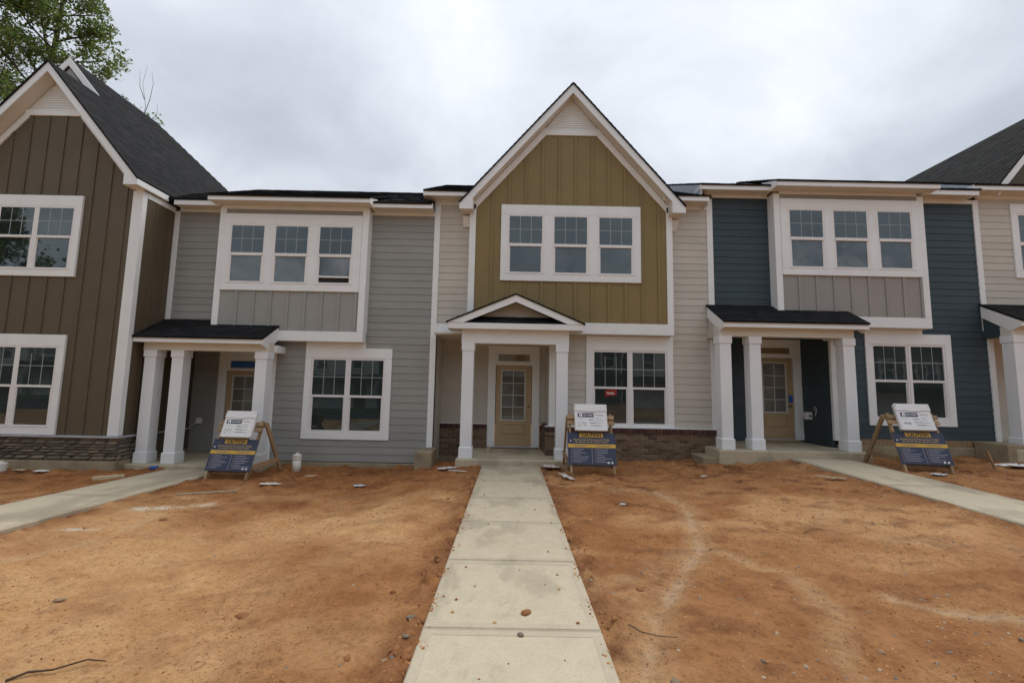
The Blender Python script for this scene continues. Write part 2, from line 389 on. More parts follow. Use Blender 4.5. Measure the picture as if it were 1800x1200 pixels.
class MB:
    def __init__(s): s.v = []; s.f = []
    def add(s, vs, fs):
        n = len(s.v); s.v += [tuple(q) for q in vs]; s.f += [tuple(i + n for i in q) for q in fs]; return s
    def hexa(s, p):      # 0-3 bottom ring, 4-7 top ring
        return s.add(p, [(0, 3, 2, 1), (4, 5, 6, 7), (0, 1, 5, 4), (1, 2, 6, 5), (2, 3, 7, 6), (3, 0, 4, 7)])
    def box(s, x0, x1, y0, y1, z0, z1, c=0.0):
        if c <= 0 or min(x1 - x0, y1 - y0, z1 - z0) < 2.2 * c:
            return s.hexa([(x0, y0, z0), (x1, y0, z0), (x1, y1, z0), (x0, y1, z0), (x0, y0, z1), (x1, y0, z1), (x1, y1, z1), (x0, y1, z1)])
        V = {}; vs = []
        for i, x in ((0, x0), (1, x1)):
            for j, y in ((0, y0), (1, y1)):
                for k, z in ((0, z0), (1, z1)):
                    dx = c if i == 0 else -c; dy = c if j == 0 else -c; dz = c if k == 0 else -c
                    for a, pt in enumerate(((x, y + dy, z + dz), (x + dx, y, z + dz), (x + dx, y + dy, z))):
                        V[i, j, k, a] = len(vs); vs.append(pt)
        fs = []
        for i in (0, 1):
            q = [V[i, 0, 0, 0], V[i, 1, 0, 0], V[i, 1, 1, 0], V[i, 0, 1, 0]]; fs.append(q if i else q[::-1])
            q = [V[0, i, 0, 1], V[1, i, 0, 1], V[1, i, 1, 1], V[0, i, 1, 1]]; fs.append(q[::-1] if i else q)
            q = [V[0, 0, i, 2], V[1, 0, i, 2], V[1, 1, i, 2], V[0, 1, i, 2]]; fs.append(q if i else q[::-1])
        for i in (0, 1):
            for j in (0, 1):
                fs.append([V[i, j, 0, 0], V[i, j, 1, 0], V[i, j, 1, 1], V[i, j, 0, 1]])
                fs.append([V[i, 0, j, 0], V[i, 1, j, 0], V[i, 1, j, 2], V[i, 0, j, 2]])
                fs.append([V[0, i, j, 1], V[1, i, j, 1], V[1, i, j, 2], V[0, i, j, 2]])
                for k in (0, 1):
                    fs.append([V[i, j, k, 0], V[i, j, k, 1], V[i, j, k, 2]])
        return s.add(vs, fs)
    def prism(s, poly, y0, y1):      # poly of (x, z), extruded in y
        n = len(poly)
        return s.add([(x, y0, z) for x, z in poly] + [(x, y1, z) for x, z in poly],
                     [tuple(range(n))[::-1], tuple(range(n, 2 * n))] + [(i, (i + 1) % n, n + (i + 1) % n, n + i) for i in range(n)])
    def prism_x(s, poly, x0, x1):    # poly of (y, z), extruded in x
        n = len(poly)
        return s.add([(x0, y, z) for y, z in poly] + [(x1, y, z) for y, z in poly],
                     [tuple(range(n)), tuple(range(n, 2 * n))[::-1]] + [(i, n + i, n + (i + 1) % n, (i + 1) % n) for i in range(n)])
    def bar(s, a, b, w, h, upv=(0, 0, 1)):
        a, b = Vector(a), Vector(b); d = (b - a).normalized(); u = Vector(upv)
        sd = d.cross(u).normalized(); u = sd.cross(d).normalized()
        p = []
        for q in (a, b):
            p += [q - sd * w / 2 - u * h / 2, q + sd * w / 2 - u * h / 2, q + sd * w / 2 + u * h / 2, q - sd * w / 2 + u * h / 2]
        return s.hexa(p)
    def tube(s, pts, radii, n=6):
        rings = []; base = len(s.v)
        pts = [Vector(p) for p in pts]
        for i, p in enumerate(pts):
            d = (pts[min(i + 1, len(pts) - 1)] - pts[max(i - 1, 0)]).normalized()
            a = d.cross(Vector((0.3, 0.2, 0.93))); a = a.normalized() if a.length > 1e-4 else Vector((1, 0, 0)); bb = d.cross(a)
            for k in range(n):
                t = 2 * math.pi * k / n
                s.v.append(tuple(p + (a * math.cos(t) + bb * math.sin(t)) * radii[i]))
        for i in range(len(pts) - 1):
            for k in range(n):
                s.f.append((base + i * n + k, base + i * n + (k + 1) % n, base + (i + 1) * n + (k + 1) % n, base + (i + 1) * n + k))
        s.f.append(tuple(base + k for k in range(n))[::-1]); e0 = base + (len(pts) - 1) * n
        s.f.append(tuple(e0 + k for k in range(n)))
        return s
    def mesh(s, name):
        me = bpy.data.meshes.new(name); me.from_pydata(s.v, [], s.f); me.update(); return me
    def build(s, name, mat, parent=None, local=False, smooth=False):
        me = s.mesh(name)
        if smooth: me.shade_smooth()
        return link_mesh(name, me, mat, parent, local)
def box(name, mat, parent, x0, x1, y0, y1, z0, z1, c=0.004, local=False):
    return MB().box(x0, x1, y0, y1, z0, z1, c).build(name, mat, parent, local)

# wall frames: u along the wall, d inward, z up
def front(Y): return lambda u, d, z: (u, Y + d, z)
def face_left(X): return lambda u, d, z: (X + d, u, z)
def face_right(X): return lambda u, d, z: (X - d, u, z)

EXPO = 0.1690
def siding(house, T, mat, u0, u1, z0, z1, holes=(), zref=0.0, name='wall', label=None):
    """sheathing with separate lap planks nailed to it"""
    back = MB()
    p = [T(u0, 0.03, z0), T(u1, 0.03, z0), T(u1, 0.12, z0), T(u0, 0.12, z0), T(u0, 0.03, z1), T(u1, 0.03, z1), T(u1, 0.12, z1), T(u0, 0.12, z1)]
    w = back.hexa(p).build(name, 'dark_interior', house)
    if label: w['label'] = label
    def plank(a, b, lo, hi, zb):
        fr = lambda z: -0.015 + 0.012 * (z - zb) / EXPO
        q = [T(a, fr(lo), lo), T(b, fr(lo), lo), T(b, 0.028, lo), T(a, 0.028, lo), T(a, fr(hi), hi), T(b, fr(hi), hi), T(b, 0.028, hi), T(a, 0.028, hi)]
        MB().hexa(q).build('plank', mat, w)
    k = math.floor((z0 - zref) / EXPO + 1e-6)
    while zref + k * EXPO < z1 - 1e-6:
        zb = zref + k * EXPO
        lo, hi = max(zb, z0), min(zb + EXPO, z1)
        k += 1
        if hi - lo < 0.012: continue
        segs = [(u0, u1)]
        extra = []
        for hx0, hx1, hz0, hz1 in holes:
            if hi <= hz0 or lo >= hz1: continue
            new = []
            for a, b in segs:
                if hx1 <= a or hx0 >= b: new.append((a, b)); continue
                if hx0 > a: new.append((a, hx0))
                if hx1 < b: new.append((hx1, b))
                ca, cb = max(a, hx0), min(b, hx1)
                if lo < hz0 - 0.012: extra.append((ca, cb, lo, hz0))
                if hi > hz1 + 0.012: extra.append((ca, cb, hz1, hi))
            segs = new
        for a, b in segs:
            if b - a < 0.03: continue
            # long courses are butt-jointed from two boards
            if b - a > 3.0:
                j = a + (b - a) * random.uniform(0.35, 0.65)
                plank(a, j - 0.001, lo, hi, zb); plank(j + 0.001, b, lo, hi, zb)
            else:
                plank(a, b, lo, hi, zb)
        for a, b, l2, h2 in extra:
            if b - a > 0.03: plank(a, b, l2, h2, zb)
    return w

def muntin_mesh(cache={}):
    return cache
def window(house, Y, casing, glass, gz0, gz1, zm0, zm1, hazy=(), open_sash=None, mid_gap=None, label=None, case_back=0.05, push=0.0):
    """a ganged double-hung window: casing, vinyl frame, meeting rails, panes and grilles"""
    x0, x1, z0, z1 = casing
    FR = 0.045
    Y = Y - push
    case_back = 0.045 + push * 0
    mb = MB()
    gi0, gi1 = glass[0][0] - FR, glass[-1][1] + FR
    yf = Y - 0.040 + push * 0.8
    yb = Y + case_back
    mb.box(x0, x1, yf, yb, gz1 + FR, z1, 0.004)
    mb.box(x0, x1, yf, yb, z0, gz0 - FR, 0.004)
    mb.box(x0, gi0, yf + 0.001, yb, gz0 - FR, gz1 + FR, 0.004)
    mb.box(gi1, x1, yf + 0.001, yb, gz0 - FR, gz1 + FR, 0.004)
    for (a, b), (c, d) in zip(glass[:-1], glass[1:]):
        if c - b > 2 * FR + 0.02:
            mb.box(b + FR, c - FR, yf + 0.001, yb, gz0 - FR, gz1 + FR, 0.004)
    w = mb.build('window', 'white_trim', house)
    if label: w['label'] = label
    # thin projecting sill under each sash
    for i, (a, b) in enumerate(glass):
        fb = MB()
        y2 = Y - 0.026 + push * 0.5
        lo, hi = gz0, gz1
        ra = a - FR; rb = b + FR
        if i > 0 and a - glass[i - 1][1] < 2 * FR + 0.02: ra = (a + glass[i - 1][1]) / 2 + 0.001
        if i < len(glass) - 1 and glass[i + 1][0] - b < 2 * FR + 0.02: rb = (b + glass[i + 1][0]) / 2 - 0.001
        fb.box(ra, rb, y2, yb, hi, hi + FR, 0.003)
        fb.box(ra, rb, y2 - 0.012, yb, lo - FR, lo, 0.003)
        fb.box(ra, a, y2 + 0.001, yb, lo, hi, 0.003)
        fb.box(b, rb, y2 + 0.001, yb, lo, hi, 0.003)
        fb.build('window_frame', 'vinyl', w)
        box('meeting_rail', 'vinyl', w, a, b, Y - 0.020, Y + 0.03, zm0, zm1, 0.003)
        g = 'glass_hazy' if i in hazy else 'glass'
        tilt = random.uniform(-0.006, 0.006)
        for nm, lo2, hi2, yy in (('pane', zm1, gz1, Y - 0.004), ('pane', gz0, zm0, Y + 0.018)):
            gg = g if lo2 == gz0 else 'glass'
            if gz1 < 3.0: gg = 'glass_low'
            if open_sash == i and lo2 == gz0:
                lo2 = gz0 + 0.16
                box('sash_rail', 'vinyl', w, a, b, Y + 0.0, Y + 0.035, gz0 + 0.12, gz0 + 0.16, 0.003)
            q = MB().hexa([(a, yy, lo2), (b, yy, lo2), (b, yy + 0.006, lo2), (a, yy + 0.006, lo2), (a, yy + tilt, hi2), (b, yy + tilt, hi2), (b, yy + 0.006 + tilt, hi2), (a, yy + 0.006 + tilt, hi2)])
            q.build(nm, gg, w)
        hm = (zm1 + gz1) / 2 + 0.01
        for k in (1, 2):
            xx = a + (b - a) * k / 3
            MB().box(xx - 0.0065, xx + 0.0065, Y - 0.009, Y - 0.0045, zm1, gz1).build('muntin', 'grille', w)
        MB().box(a, b, Y - 0.0095, Y - 0.005, hm - 0.0065, hm + 0.0065).build('muntin', 'grille', w)
        # narrow channel reveal of the lower sash track
        MB().box(a, a + 0.022, Y + 0.002, Y + 0.017, gz0, zm0).build('sash_track', 'vinyl', w)
        MB().box(b - 0.022, b, Y + 0.002, Y + 0.017, gz0, zm0).build('sash_track', 'vinyl', w)
    box('unlit_room_sheet', 'dark_interior', w, x0 + 0.05, x1 - 0.05, Y + 0.0262, Y + 0.032, z0 + 0.05, z1 - 0.05, 0)  # near-black sheet stands in for the unlit room behind the panes
    return w

def clip_scan(poly, v):
    xs = []
    n = len(poly)
    for i in range(n):
        (u0, v0), (u1, v1) = poly[i], poly[(i + 1) % n]
        if (v0 <= v < v1) or (v1 <= v < v0):
            xs.append(u0 + (u1 - u0) * (v - v0) / (v1 - v0))
    xs.sort()
    return list(zip(xs[::2], xs[1::2]))
def shingles(roof, O, U, V, poly, expo=0.143, lift=0.022):
    """overlapping shingle tabs on the plane O + u*U + v*V, inside the polygon"""
    O, U, V = Vector(O), Vector(U).normalized(), Vector(V).normalized()
    N = U.cross(V)
    if N.z < 0: N = -N
    mb = MB()
    vmin, vmax = min(p[1] for p in poly), max(p[1] for p in poly)
    v = vmin
    while v < vmax:
        for a, b in clip_scan(poly, min(v + expo * 0.5, vmax - 1e-4)):
            u = a
            while u < b - 1e-4:
                w = random.uniform(0.11, 0.33)
                u2 = min(u + w, b)
                if b - u2 < 0.06: u2 = b
                t = random.choice((0.003, 0.005, 0.007)) + random.uniform(0, 0.002)
                vv = v - random.choice((0, 0, 0.006)); v2 = min(v + expo + 0.02, vmax)
                P = lambda uu, v_, h: O + U * uu + V * v_ + N * (lift * 0.3 + h)
                mb.add([P(u, vv, 0.0), P(u2, vv, 0.0), P(u2, vv, t + 0.004), P(u, vv, t + 0.004), P(u, v2, 0.002), P(u2, v2, 0.002)],
                       [(0, 1, 2, 3), (3, 2, 5, 4), (0, 3, 4), (1, 5, 2)])
                u = u2
        v += expo
    o = mb.build('shingles', 'shingle', roof)
    o['kind'] = 'stuff'
    return o
def slab_poly(pts, th):
    """thin solid from a planar polygon: thickness downward"""
    n = len(pts)
    mb = MB()
    mb.add([tuple(p) for p in pts] + [(p[0], p[1], p[2] - th) for p in pts],
           [tuple(range(n)), tuple(range(n, 2 * n))[::-1]] + [(i, n + i, n + (i + 1) % n, (i + 1) % n) for i in range(n)])
    return mb

def battens(house, wall, mat, xs, Y, z0, ztop, w=0.064, proud=0.022):
    for x in xs:
        zt = ztop(x) if callable(ztop) else ztop
        if zt - z0 > 0.05:
            MB().box(x - w / 2, x + w / 2, Y - proud, Y + 0.005, z0, zt, 0.003).build('batten', mat, wall)

def column(house, xc, y0, zb, zt, w=0.25, base_h=0.235, cap_h=0.155, bw=0.292, cw=0.285):
    """square porch column with plinth, shaft and capital band"""
    yc = y0 + w / 2
    mb = MB()
    mb.box(xc - w / 2, xc + w / 2, yc - w / 2, yc + w / 2, zb + base_h - 0.01, zt - cap_h + 0.01, 0.004)
    mb.box(xc - bw / 2, xc + bw / 2, yc - bw / 2, yc + bw / 2, zb, zb + base_h - 0.012, 0.004)
    # bevelled shoulder on the plinth
    a, b_, z = bw / 2 - 0.002, w / 2, zb + base_h - 0.012
    mb.hexa([(xc - a, yc - a, z - 0.004), (xc + a, yc - a, z - 0.004), (xc + a, yc + a, z - 0.004), (xc - a, yc + a, z - 0.004), (xc - b_, yc - b_, z + 0.012), (xc + b_, yc - b_, z + 0.012), (xc + b_, yc + b_, z + 0.012), (xc - b_, yc + b_, z + 0.012)])
    mb.box(xc - cw / 2, xc + cw / 2, yc - cw / 2, yc + cw / 2, zt - cap_h, zt, 0.004)
    return mb.build('porch_column', 'white_column', house)

def door(house, x0, x1, z0, z1, Y, trim_l, trim_r, trim_top, tr, lockbox=False, blue_transom=False, glass=(0.147, 0.17, 0.595)):
    """tan half-lite door with casing, transom and threshold"""
    yd = Y - 0.005
    cs = MB()
    yf = Y - 0.05
    cs.box(trim_l, x0 - 0.012, yf, Y + 0.05, z0 - 0.03, trim_top, 0.004)
    cs.box(x1 + 0.012, trim_r, yf, Y + 0.05, z0 - 0.03, trim_top, 0.004)
    cs.box(x0 - 0.012, x1 + 0.012, yf + 0.001, Y + 0.05, tr[1] + 0.04, trim_top, 0.004)
    cs.box(x0 - 0.012, x1 + 0.012, yf + 0.006, Y + 0.05, z1 + 0.005, tr[0] - 0.02, 0.004)
    cs.build('door_casing', 'white_trim', house)
    tm = MB()
    tm.box(x0 - 0.012, x1 + 0.012, Y - 0.035, Y + 0.04, tr[0] - 0.02, tr[0], 0.003).box(x0 - 0.012, x1 + 0.012, Y - 0.035, Y + 0.04, tr[1], tr[1] + 0.04, 0.003)
    tm.box(x0 - 0.012, x0 + 0.05, Y - 0.034, Y + 0.04, tr[0], tr[1], 0.003).box(x1 - 0.05, x1 + 0.012, Y - 0.034, Y + 0.04, tr[0], tr[1], 0.003)
    t_o = tm.build('transom', 'white_trim', house)
    box('pane', 'glass_transom', t_o, x0 + 0.05, x1 - 0.05, Y - 0.012, Y - 0.004, tr[0], tr[1], 0)
    if blue_transom:
        box('protective_film', 'tape_blue', t_o, x0 + 0.06, x1 - 0.06, Y - 0.016, Y - 0.0125, tr[0] + 0.02, tr[1] - 0.015, 0)
    # slab with a raised lower panel
    W = x1 - x0
    gx0, gx1 = x0 + glass[0], x1 - glass[1]
    gz1, gz0 = z1 - 0.128, z1 - 1.382
    s = MB()
    s.box(x0, x1, yd, Y + 0.04, z0, gz0, 0.003)
    s.box(x0, x1, yd, Y + 0.04, gz1, z1, 0.003)
    s.box(x0, gx0, yd + 0.0005, Y + 0.04, gz0, gz1, 0)
    s.box(gx1, x1, yd + 0.0005, Y + 0.04, gz0, gz1, 0)
    d = s.build('door', 'door_tan', house)
    pz1, pz0 = z0 + 0.55, z0 + 0.29
    box('door_panel', 'door_tan', d, x0 + 0.20, x1 - 0.20, yd - 0.010, yd + 0.002, pz0 + 0.03, pz1 - 0.03, 0.008)
    fr = MB()
    for a, b, c, e in ((x0 + 0.165, x1 - 0.165, pz0, pz0 + 0.022), (x0 + 0.165, x1 - 0.165, pz1 - 0.022, pz1), (x0 + 0.165, x0 + 0.187, pz0, pz1), (x1 - 0.187, x1 - 0.165, pz0, pz1)):
        fr.box(a, b, yd - 0.014 - (0.001 if e - c > 0.1 else 0), yd + 0.001, c, e, 0.003)
    fr.build('panel_moulding', 'door_tan', d)
    lf = MB()
    for a, b, c, e in ((gx0 - 0.03, gx1 + 0.03, gz0 - 0.03, gz0 + 0.02), (gx0 - 0.03, gx1 + 0.03, gz1 - 0.02, gz1 + 0.03)):
        lf.box(a, b, yd - 0.016, yd + 0.02, c, e, 0.005)
    for a, b in ((gx0 - 0.03, gx0 + 0.02), (gx1 - 0.02, gx1 + 0.03)):
        lf.box(a, b, yd - 0.0155, yd + 0.02, gz0 + 0.02, gz1 - 0.02, 0.005)
    lf.build('lite_frame', 'door_grille', d)
    cw = (gx1 - gx0 - 0.04) / 2; rh = (gz1 - gz0 - 0.04) / 4
    for i in range(2):
        for j in range(4):
            a = gx0 + 0.02 + i * cw; c = gz0 + 0.02 + j * rh
            box('pane', 'glass_door', d, a + 0.009, a + cw - 0.009, yd + 0.004, yd + 0.012, c + 0.009, c + rh - 0.009, 0)
    gr = MB()
    gr.box(gx0 + 0.02 + cw - 0.009, gx0 + 0.02 + cw + 0.009, yd - 0.006, yd + 0.012, gz0 + 0.02, gz1 - 0.02, 0)
    for j in (1, 2, 3):
        gr.box(gx0 + 0.02, gx1 - 0.02, yd - 0.0065, yd + 0.0115, gz0 + 0.011 + j * rh + 0.0, gz0 + 0.029 + j * rh, 0)
    gr.build('muntin_grid', 'door_grille', d)
    hz = z0 + 0.86
    kb = MB().tube([(x1 - 0.07, yd + 0.002, hz + 0.14), (x1 - 0.07, yd - 0.006, hz + 0.14)], [0.024, 0.024], 14)
    kb.build('lock_bore', 'black_metal', d)
    if lockbox:
        box('lock_cover', 'tape_blue', d, x1 - 0.12, x1 - 0.03, yd - 0.05, yd + 0.0, hz + 0.06, hz + 0.24, 0.012)
        MB().tube([(x1 - 0.075, yd, hz - 0.04), (x1 - 0.075, yd - 0.05, hz - 0.04), (x1 - 0.16, yd - 0.05, hz - 0.045)], [0.022, 0.014, 0.011], 10).build('door_handle', 'black_metal', d)
    else:
        MB().tube([(x1 - 0.07, yd + 0.002, hz), (x1 - 0.07, yd - 0.004, hz)], [0.024, 0.022], 14).build('strike_plug', 'lumber', d)
    box('threshold', 'flashing', house, x0 - 0.012, x1 + 0.012, Y - 0.09, Y + 0.05, z0 - 0.032, z0 - 0.004, 0.004)
    return d

def eave(house, x0, x1, yf, zt, zb, ywall, th=0.02):
    """fascia board and soffit of an eave running along x"""
    box('fascia', 'white_trim', house, x0, x1, yf, yf + th, zb, zt, 0.003)
    box('soffit', 'soffit', house, x0 + 0.002, x1 - 0.002, yf + th, ywall, zb + 0.012, zb + 0.028, 0)
def plain_roof(house, x0, x1, ye, ze, yr, zr, yb=None, back=True, name='roof'):
    """a gable roof slope along x from the eave up to the ridge, and down behind"""
    pts = [(x0, ye, ze), (x1, ye, ze), (x1, yr, zr), (x0, yr, zr)]
    r = slab_poly(pts, 0.03).build(name, 'shingle', house)
    L = math.hypot(yr - ye, zr - ze)
    shingles(r, (x0, ye, ze), (1, 0, 0), (0, yr - ye, zr - ze), [(0, 0), (x1 - x0, 0), (x1 - x0, L), (0, L)])
    if back:
        slab_poly([(x1, 2 * yr - ye, ze), (x0, 2 * yr - ye, ze), (x0, yr, zr), (x1, yr, zr)], 0.03).build('rear_roof', 'shingle', house)
    return r

D, BAY, BRN, REC = 10.40, 10.15, 9.45, 11.49   # depths: main wall, bay, brown front, porch recess

# ------------------------------------------------------------------ ground
def vnoise(x, y, seed, n=64):
    g = np.random.default_rng(seed).random((n, n))
    xi, yi = np.floor(x).astype(int), np.floor(y).astype(int)
    fx, fy = x - xi, y - yi
    fx = fx * fx * (3 - 2 * fx); fy = fy * fy * (3 - 2 * fy)
    a = g[xi % n, yi % n]; b = g[(xi + 1) % n, yi % n]; c = g[xi % n, (yi + 1) % n]; d = g[(xi + 1) % n, (yi + 1) % n]
    return (a * (1 - fx) + b * fx) * (1 - fy) + (c * (1 - fx) + d * fx) * fy
def fbm(x, y, seed, octv=4, gain=0.5):
    s = 0; a = 1; t = 0
    for k in range(octv):
        s = s + a * vnoise(x * 2 ** k + 17.3 * k, y * 2 ** k + 9.1 * k, seed + k); t += a; a *= gain
    return s / t
def prof(x):
    return np.interp(x, [-60, -14, -8, -2.6, -1.7, 0, 3.4, 6, 10.5, 14, 60], [-.3, -.24, -.215, -.215, -.07, -.005, .09, .235, .275, .38, .5])
def base_z(x, y):
    return prof(x) * (0.4 + 0.6 * np.clip(y / 9.6, 0, 1.05)) - 0.12 * np.clip(-y - 2, 0, 4) / 4
WALKS = [(0.043, 1.217, 0.04, 0.04), (-6.55, 1.22, -0.17, -0.02), (6.57, 1.22, 0.30, 0.11)]   # centre x, width, z at house, z at camera
def walk_z(i, y): return WALKS[i][3] + (WALKS[i][2] - WALKS[i][3]) * np.clip(y / 9.6, -0.4, 1.1)
def ground_z(x, y):
    x = np.asarray(x, float); y = np.asarray(y, float)
    z = base_z(x, y)
    near = np.exp(-np.clip(np.maximum(np.abs(x) - 14, 0) / 4, 0, 20)) * np.exp(-np.clip(np.maximum(-y - 3, 0) / 4, 0, 20))
    z = z + near * ((fbm(x * 0.55, y * 0.55, 3) - 0.5) * 0.10 + (fbm(x * 2.3, y * 2.3, 9) - 0.5) * 0.035 + (fbm(x * 9, y * 9, 21, 4, 0.62) - 0.5) * 0.026)
    # clods and ruts, rougher by the houses and along the walk edges
    rough = np.clip((y - 6.6) / 2.2, 0, 1) * 1.0 + 0.28
    lump = np.clip(fbm(x * 6.5, y * 6.5, 31, 3) - 0.55, 0, 1)
    z = z + near * rough * lump * 0.14
    rx_ = np.interp(y, [2.2, 2.9, 3.47, 4.2, 4.94, 5.62, 6.4, 7.2], [.7, .85, 1.13, 1.6, 2.08, 2.24, 2.5, 2.32])
    z = z - 0.030 * np.exp(-((x - rx_ + (fbm(x * 3, y * 3, 44) - .5) * .12) / 0.10) ** 2) * np.clip((7.4 - y) / 1.0, 0, 1)
    crust = np.clip(fbm(x * 3.2, y * 3.2, 57, 4, .6) - 0.5, 0, 1); z = z + near * np.minimum(crust, 0.045) * 0.30
    for i, (cx, w, _, _) in enumerate(WALKS):
        d = np.abs(x - cx) - w / 2
        cap = walk_z(i, y) - 0.028
        inside = np.clip(1 - np.maximum(d, 0) / 0.55, 0, 1)
        edge = np.clip(1 - np.abs(d - 0.1) / 0.14, 0, 1) * np.clip(fbm(x * 6, y * 6, 77, 4, .6) - 0.40, 0, 1) * 0.20
        z = z * (1 - inside) + np.minimum(z, cap) * inside
        z = np.where(d > -0.02, z + edge, np.minimum(z, cap - 0.02))
    return z
def gz(x, y): return float(ground_z(np.array([x]), np.array([y]))[0])

def axis(fine0, fine1, step, lo, hi):
    a = list(np.arange(fine0, fine1 + 1e-6, step))
    s = step; v = fine1; r = []
    while v < hi: s = min(s * 1.35, 60); v += s; r.append(v)
    s = step; v = fine0; l = []
    while v > lo: s = min(s * 1.35, 60); v -= s; l.append(v)
    return np.array(l[::-1] + a + r)
def axis2(a, b, s0, c, d, s1, lo, hi):
    inner = np.arange(a, b, s0)
    outer = axis(c, d, s1, lo, hi)
    return np.concatenate([outer[outer < a - s0 * .5], inner, outer[outer > inner[-1] + s0 * .5]])
gx = axis2(-5.2, 5.2, 0.028, -12.5, 12.5, 0.055, -600, 600); gy = axis2(1.7, 5.6, 0.024, 1.6, 10.4, 0.04, -600, 900)
XX, YY = np.meshgrid(gx, gy)
ZZ = ground_z(XX, YY)
far = np.clip((np.maximum(np.abs(XX) - 30, 0) + np.maximum(YY - 30, 0) + np.maximum(-YY - 30, 0)) / 60, 0, 1)
ZZ = ZZ * (1 - far) + (-0.4) * far
# foundations: keep the soil below the floor slabs
ZZ = np.where(YY > 10.55, np.minimum(ZZ, -0.25), ZZ)
nx, ny = len(gx), len(gy)
me = bpy.data.meshes.new('ground')
me.vertices.add(nx * ny)
me.vertices.foreach_set('co', np.stack([XX, YY, ZZ], -1).astype(np.float32).ravel())
idx = np.arange(nx * ny).reshape(ny, nx)
quads = np.stack([idx[:-1, :-1], idx[:-1, 1:], idx[1:, 1:], idx[1:, :-1]], -1).reshape(-1, 4)
me.loops.add(quads.size); me.loops.foreach_set('vertex_index', quads.ravel())
me.polygons.add(len(quads)); me.polygons.foreach_set('loop_start', np.arange(0, quads.size, 4)); me.polygons.foreach_set('loop_total', np.full(len(quads), 4))
me.update(); me.shade_smooth()
# soil colour: crust dryness, dark crumbs, pale silt and mortar spills
def seg_dist(pts):
    best = np.full(XX.shape, 1e9)
    for (x0, y0), (x1, y1) in zip(pts[:-1], pts[1:]):
        dx, dy = x1 - x0, y1 - y0
        t = np.clip(((XX - x0) * dx + (YY - y0) * dy) / (dx * dx + dy * dy), 0, 1)
        best = np.minimum(best, np.hypot(XX - x0 - t * dx, YY - y0 - t * dy))
    return best
warp = (fbm(XX * 2.2, YY * 2.2, 51) - 0.5)
left = np.clip((-XX - 0.75 + warp * 1.2) / 0.7, 0, 1)
dry = left * np.clip((8.0 - YY + warp * 3) / 2.2, 0, 1) * 0.98 + (1 - left) * 0.18
dry = dry * np.clip(0.75 + (fbm(XX * 0.8, YY * 0.8, 61) - 0.44) * 2.0, 0.2, 1.1)
dry = np.maximum(dry, (XX > 0.6) * np.clip((fbm(XX * 0.5 + 7, YY * 0.9, 71) - 0.52) * 4, 0, 0.75))
dark = np.clip((fbm(XX * 3.1, YY * 4.6, 81, 4, 0.6) - 0.55) * 5, 0, 1) * (0.25 + 0.55 * np.clip((YY - 5.5) / 3, 0, 1) + 0.25 * (XX > 0.6))
for i, (cx, w, _, _) in enumerate(WALKS):
    dd = np.abs(XX - cx) - w / 2
    dark = np.maximum(dark, np.clip(1 - np.maximum(dd, 0) / 0.35, 0, 1) * np.clip((fbm(XX * 4, YY * 4, 91) - 0.36) * 3, 0, 0.8))
silt = np.zeros(XX.shape)
wob = (fbm(XX * 6, YY * 6, 101) - 0.5) * 0.18
def streak(pts, w, a, gate=0.0):
    global silt
    s = np.clip(1 - (seg_dist(pts) + wob) / w, 0, 1) * a
    if gate: s = s * np.clip((fbm(XX * 4.5, YY * 4.5, 111) - gate) * 5, 0, 1)
    silt = np.maximum(silt, s)
streak([(2.32, 7.2), (2.5, 6.4), (2.24, 5.62), (2.08, 4.94), (1.6, 4.2), (1.13, 3.47), (0.85, 2.9), (0.7, 2.2)], 0.19, 0.56, 0.10)
streak([(2.05, 4.9), (2.55, 4.2), (2.45, 3.5), (2.1, 2.9), (2.0, 2.3)], 0.16, 0.42, 0.15)
streak([(1.6, 4.2), (1.25, 4.0), (1.0, 4.1)], 0.13, 0.40, 0.2)
streak([(1.9, 4.75), (1.45, 4.35), (1.2, 3.75), (1.0, 3.2)], 0.28, 0.34, 0.2)
streak([(3.1, 3.75), (3.35, 3.6), (3.7, 3.4), (4.1, 3.3)], 0.13, 0.55, 0.25)
streak([(4.3, 6.2), (3.7, 5.4), (4.6, 4.6)], 0.3, 0.25, 0.35)
streak([(1.0, 7.1), (1.9, 7.4), (3.2, 7.0)], 0.22, 0.30, 0.35)
streak([(-5.3, 6.55), (-4.9, 6.7), (-4.45, 6.85)], 0.20, 0.95)
streak([(-5.5, 5.65), (-5.1, 5.75)], 0.11, 0.9)
streak([(-5.0, 4.3), (-4.72, 5.0), (-4.7, 5.6), (-4.75, 6.3)], 0.16, 0.5, 0.25)
streak([(-4.9, 8.2), (-4.0, 7.3), (-2.6, 7.5)], 0.3, 0.25, 0.3)
colr = np.stack([np.clip(dry, 0, 1), np.clip(dark, 0, 1), np.clip(silt, 0, 1), np.ones(XX.shape)], -1).astype(np.float32)
ca = me.color_attributes.new('soil', 'FLOAT_COLOR', 'POINT'); ca.data.foreach_set('color', colr.ravel())
ground = link_mesh('ground', me, 'clay_soil')
tag(ground, 'bare orange clay yard in front of the townhouses', kind='structure')

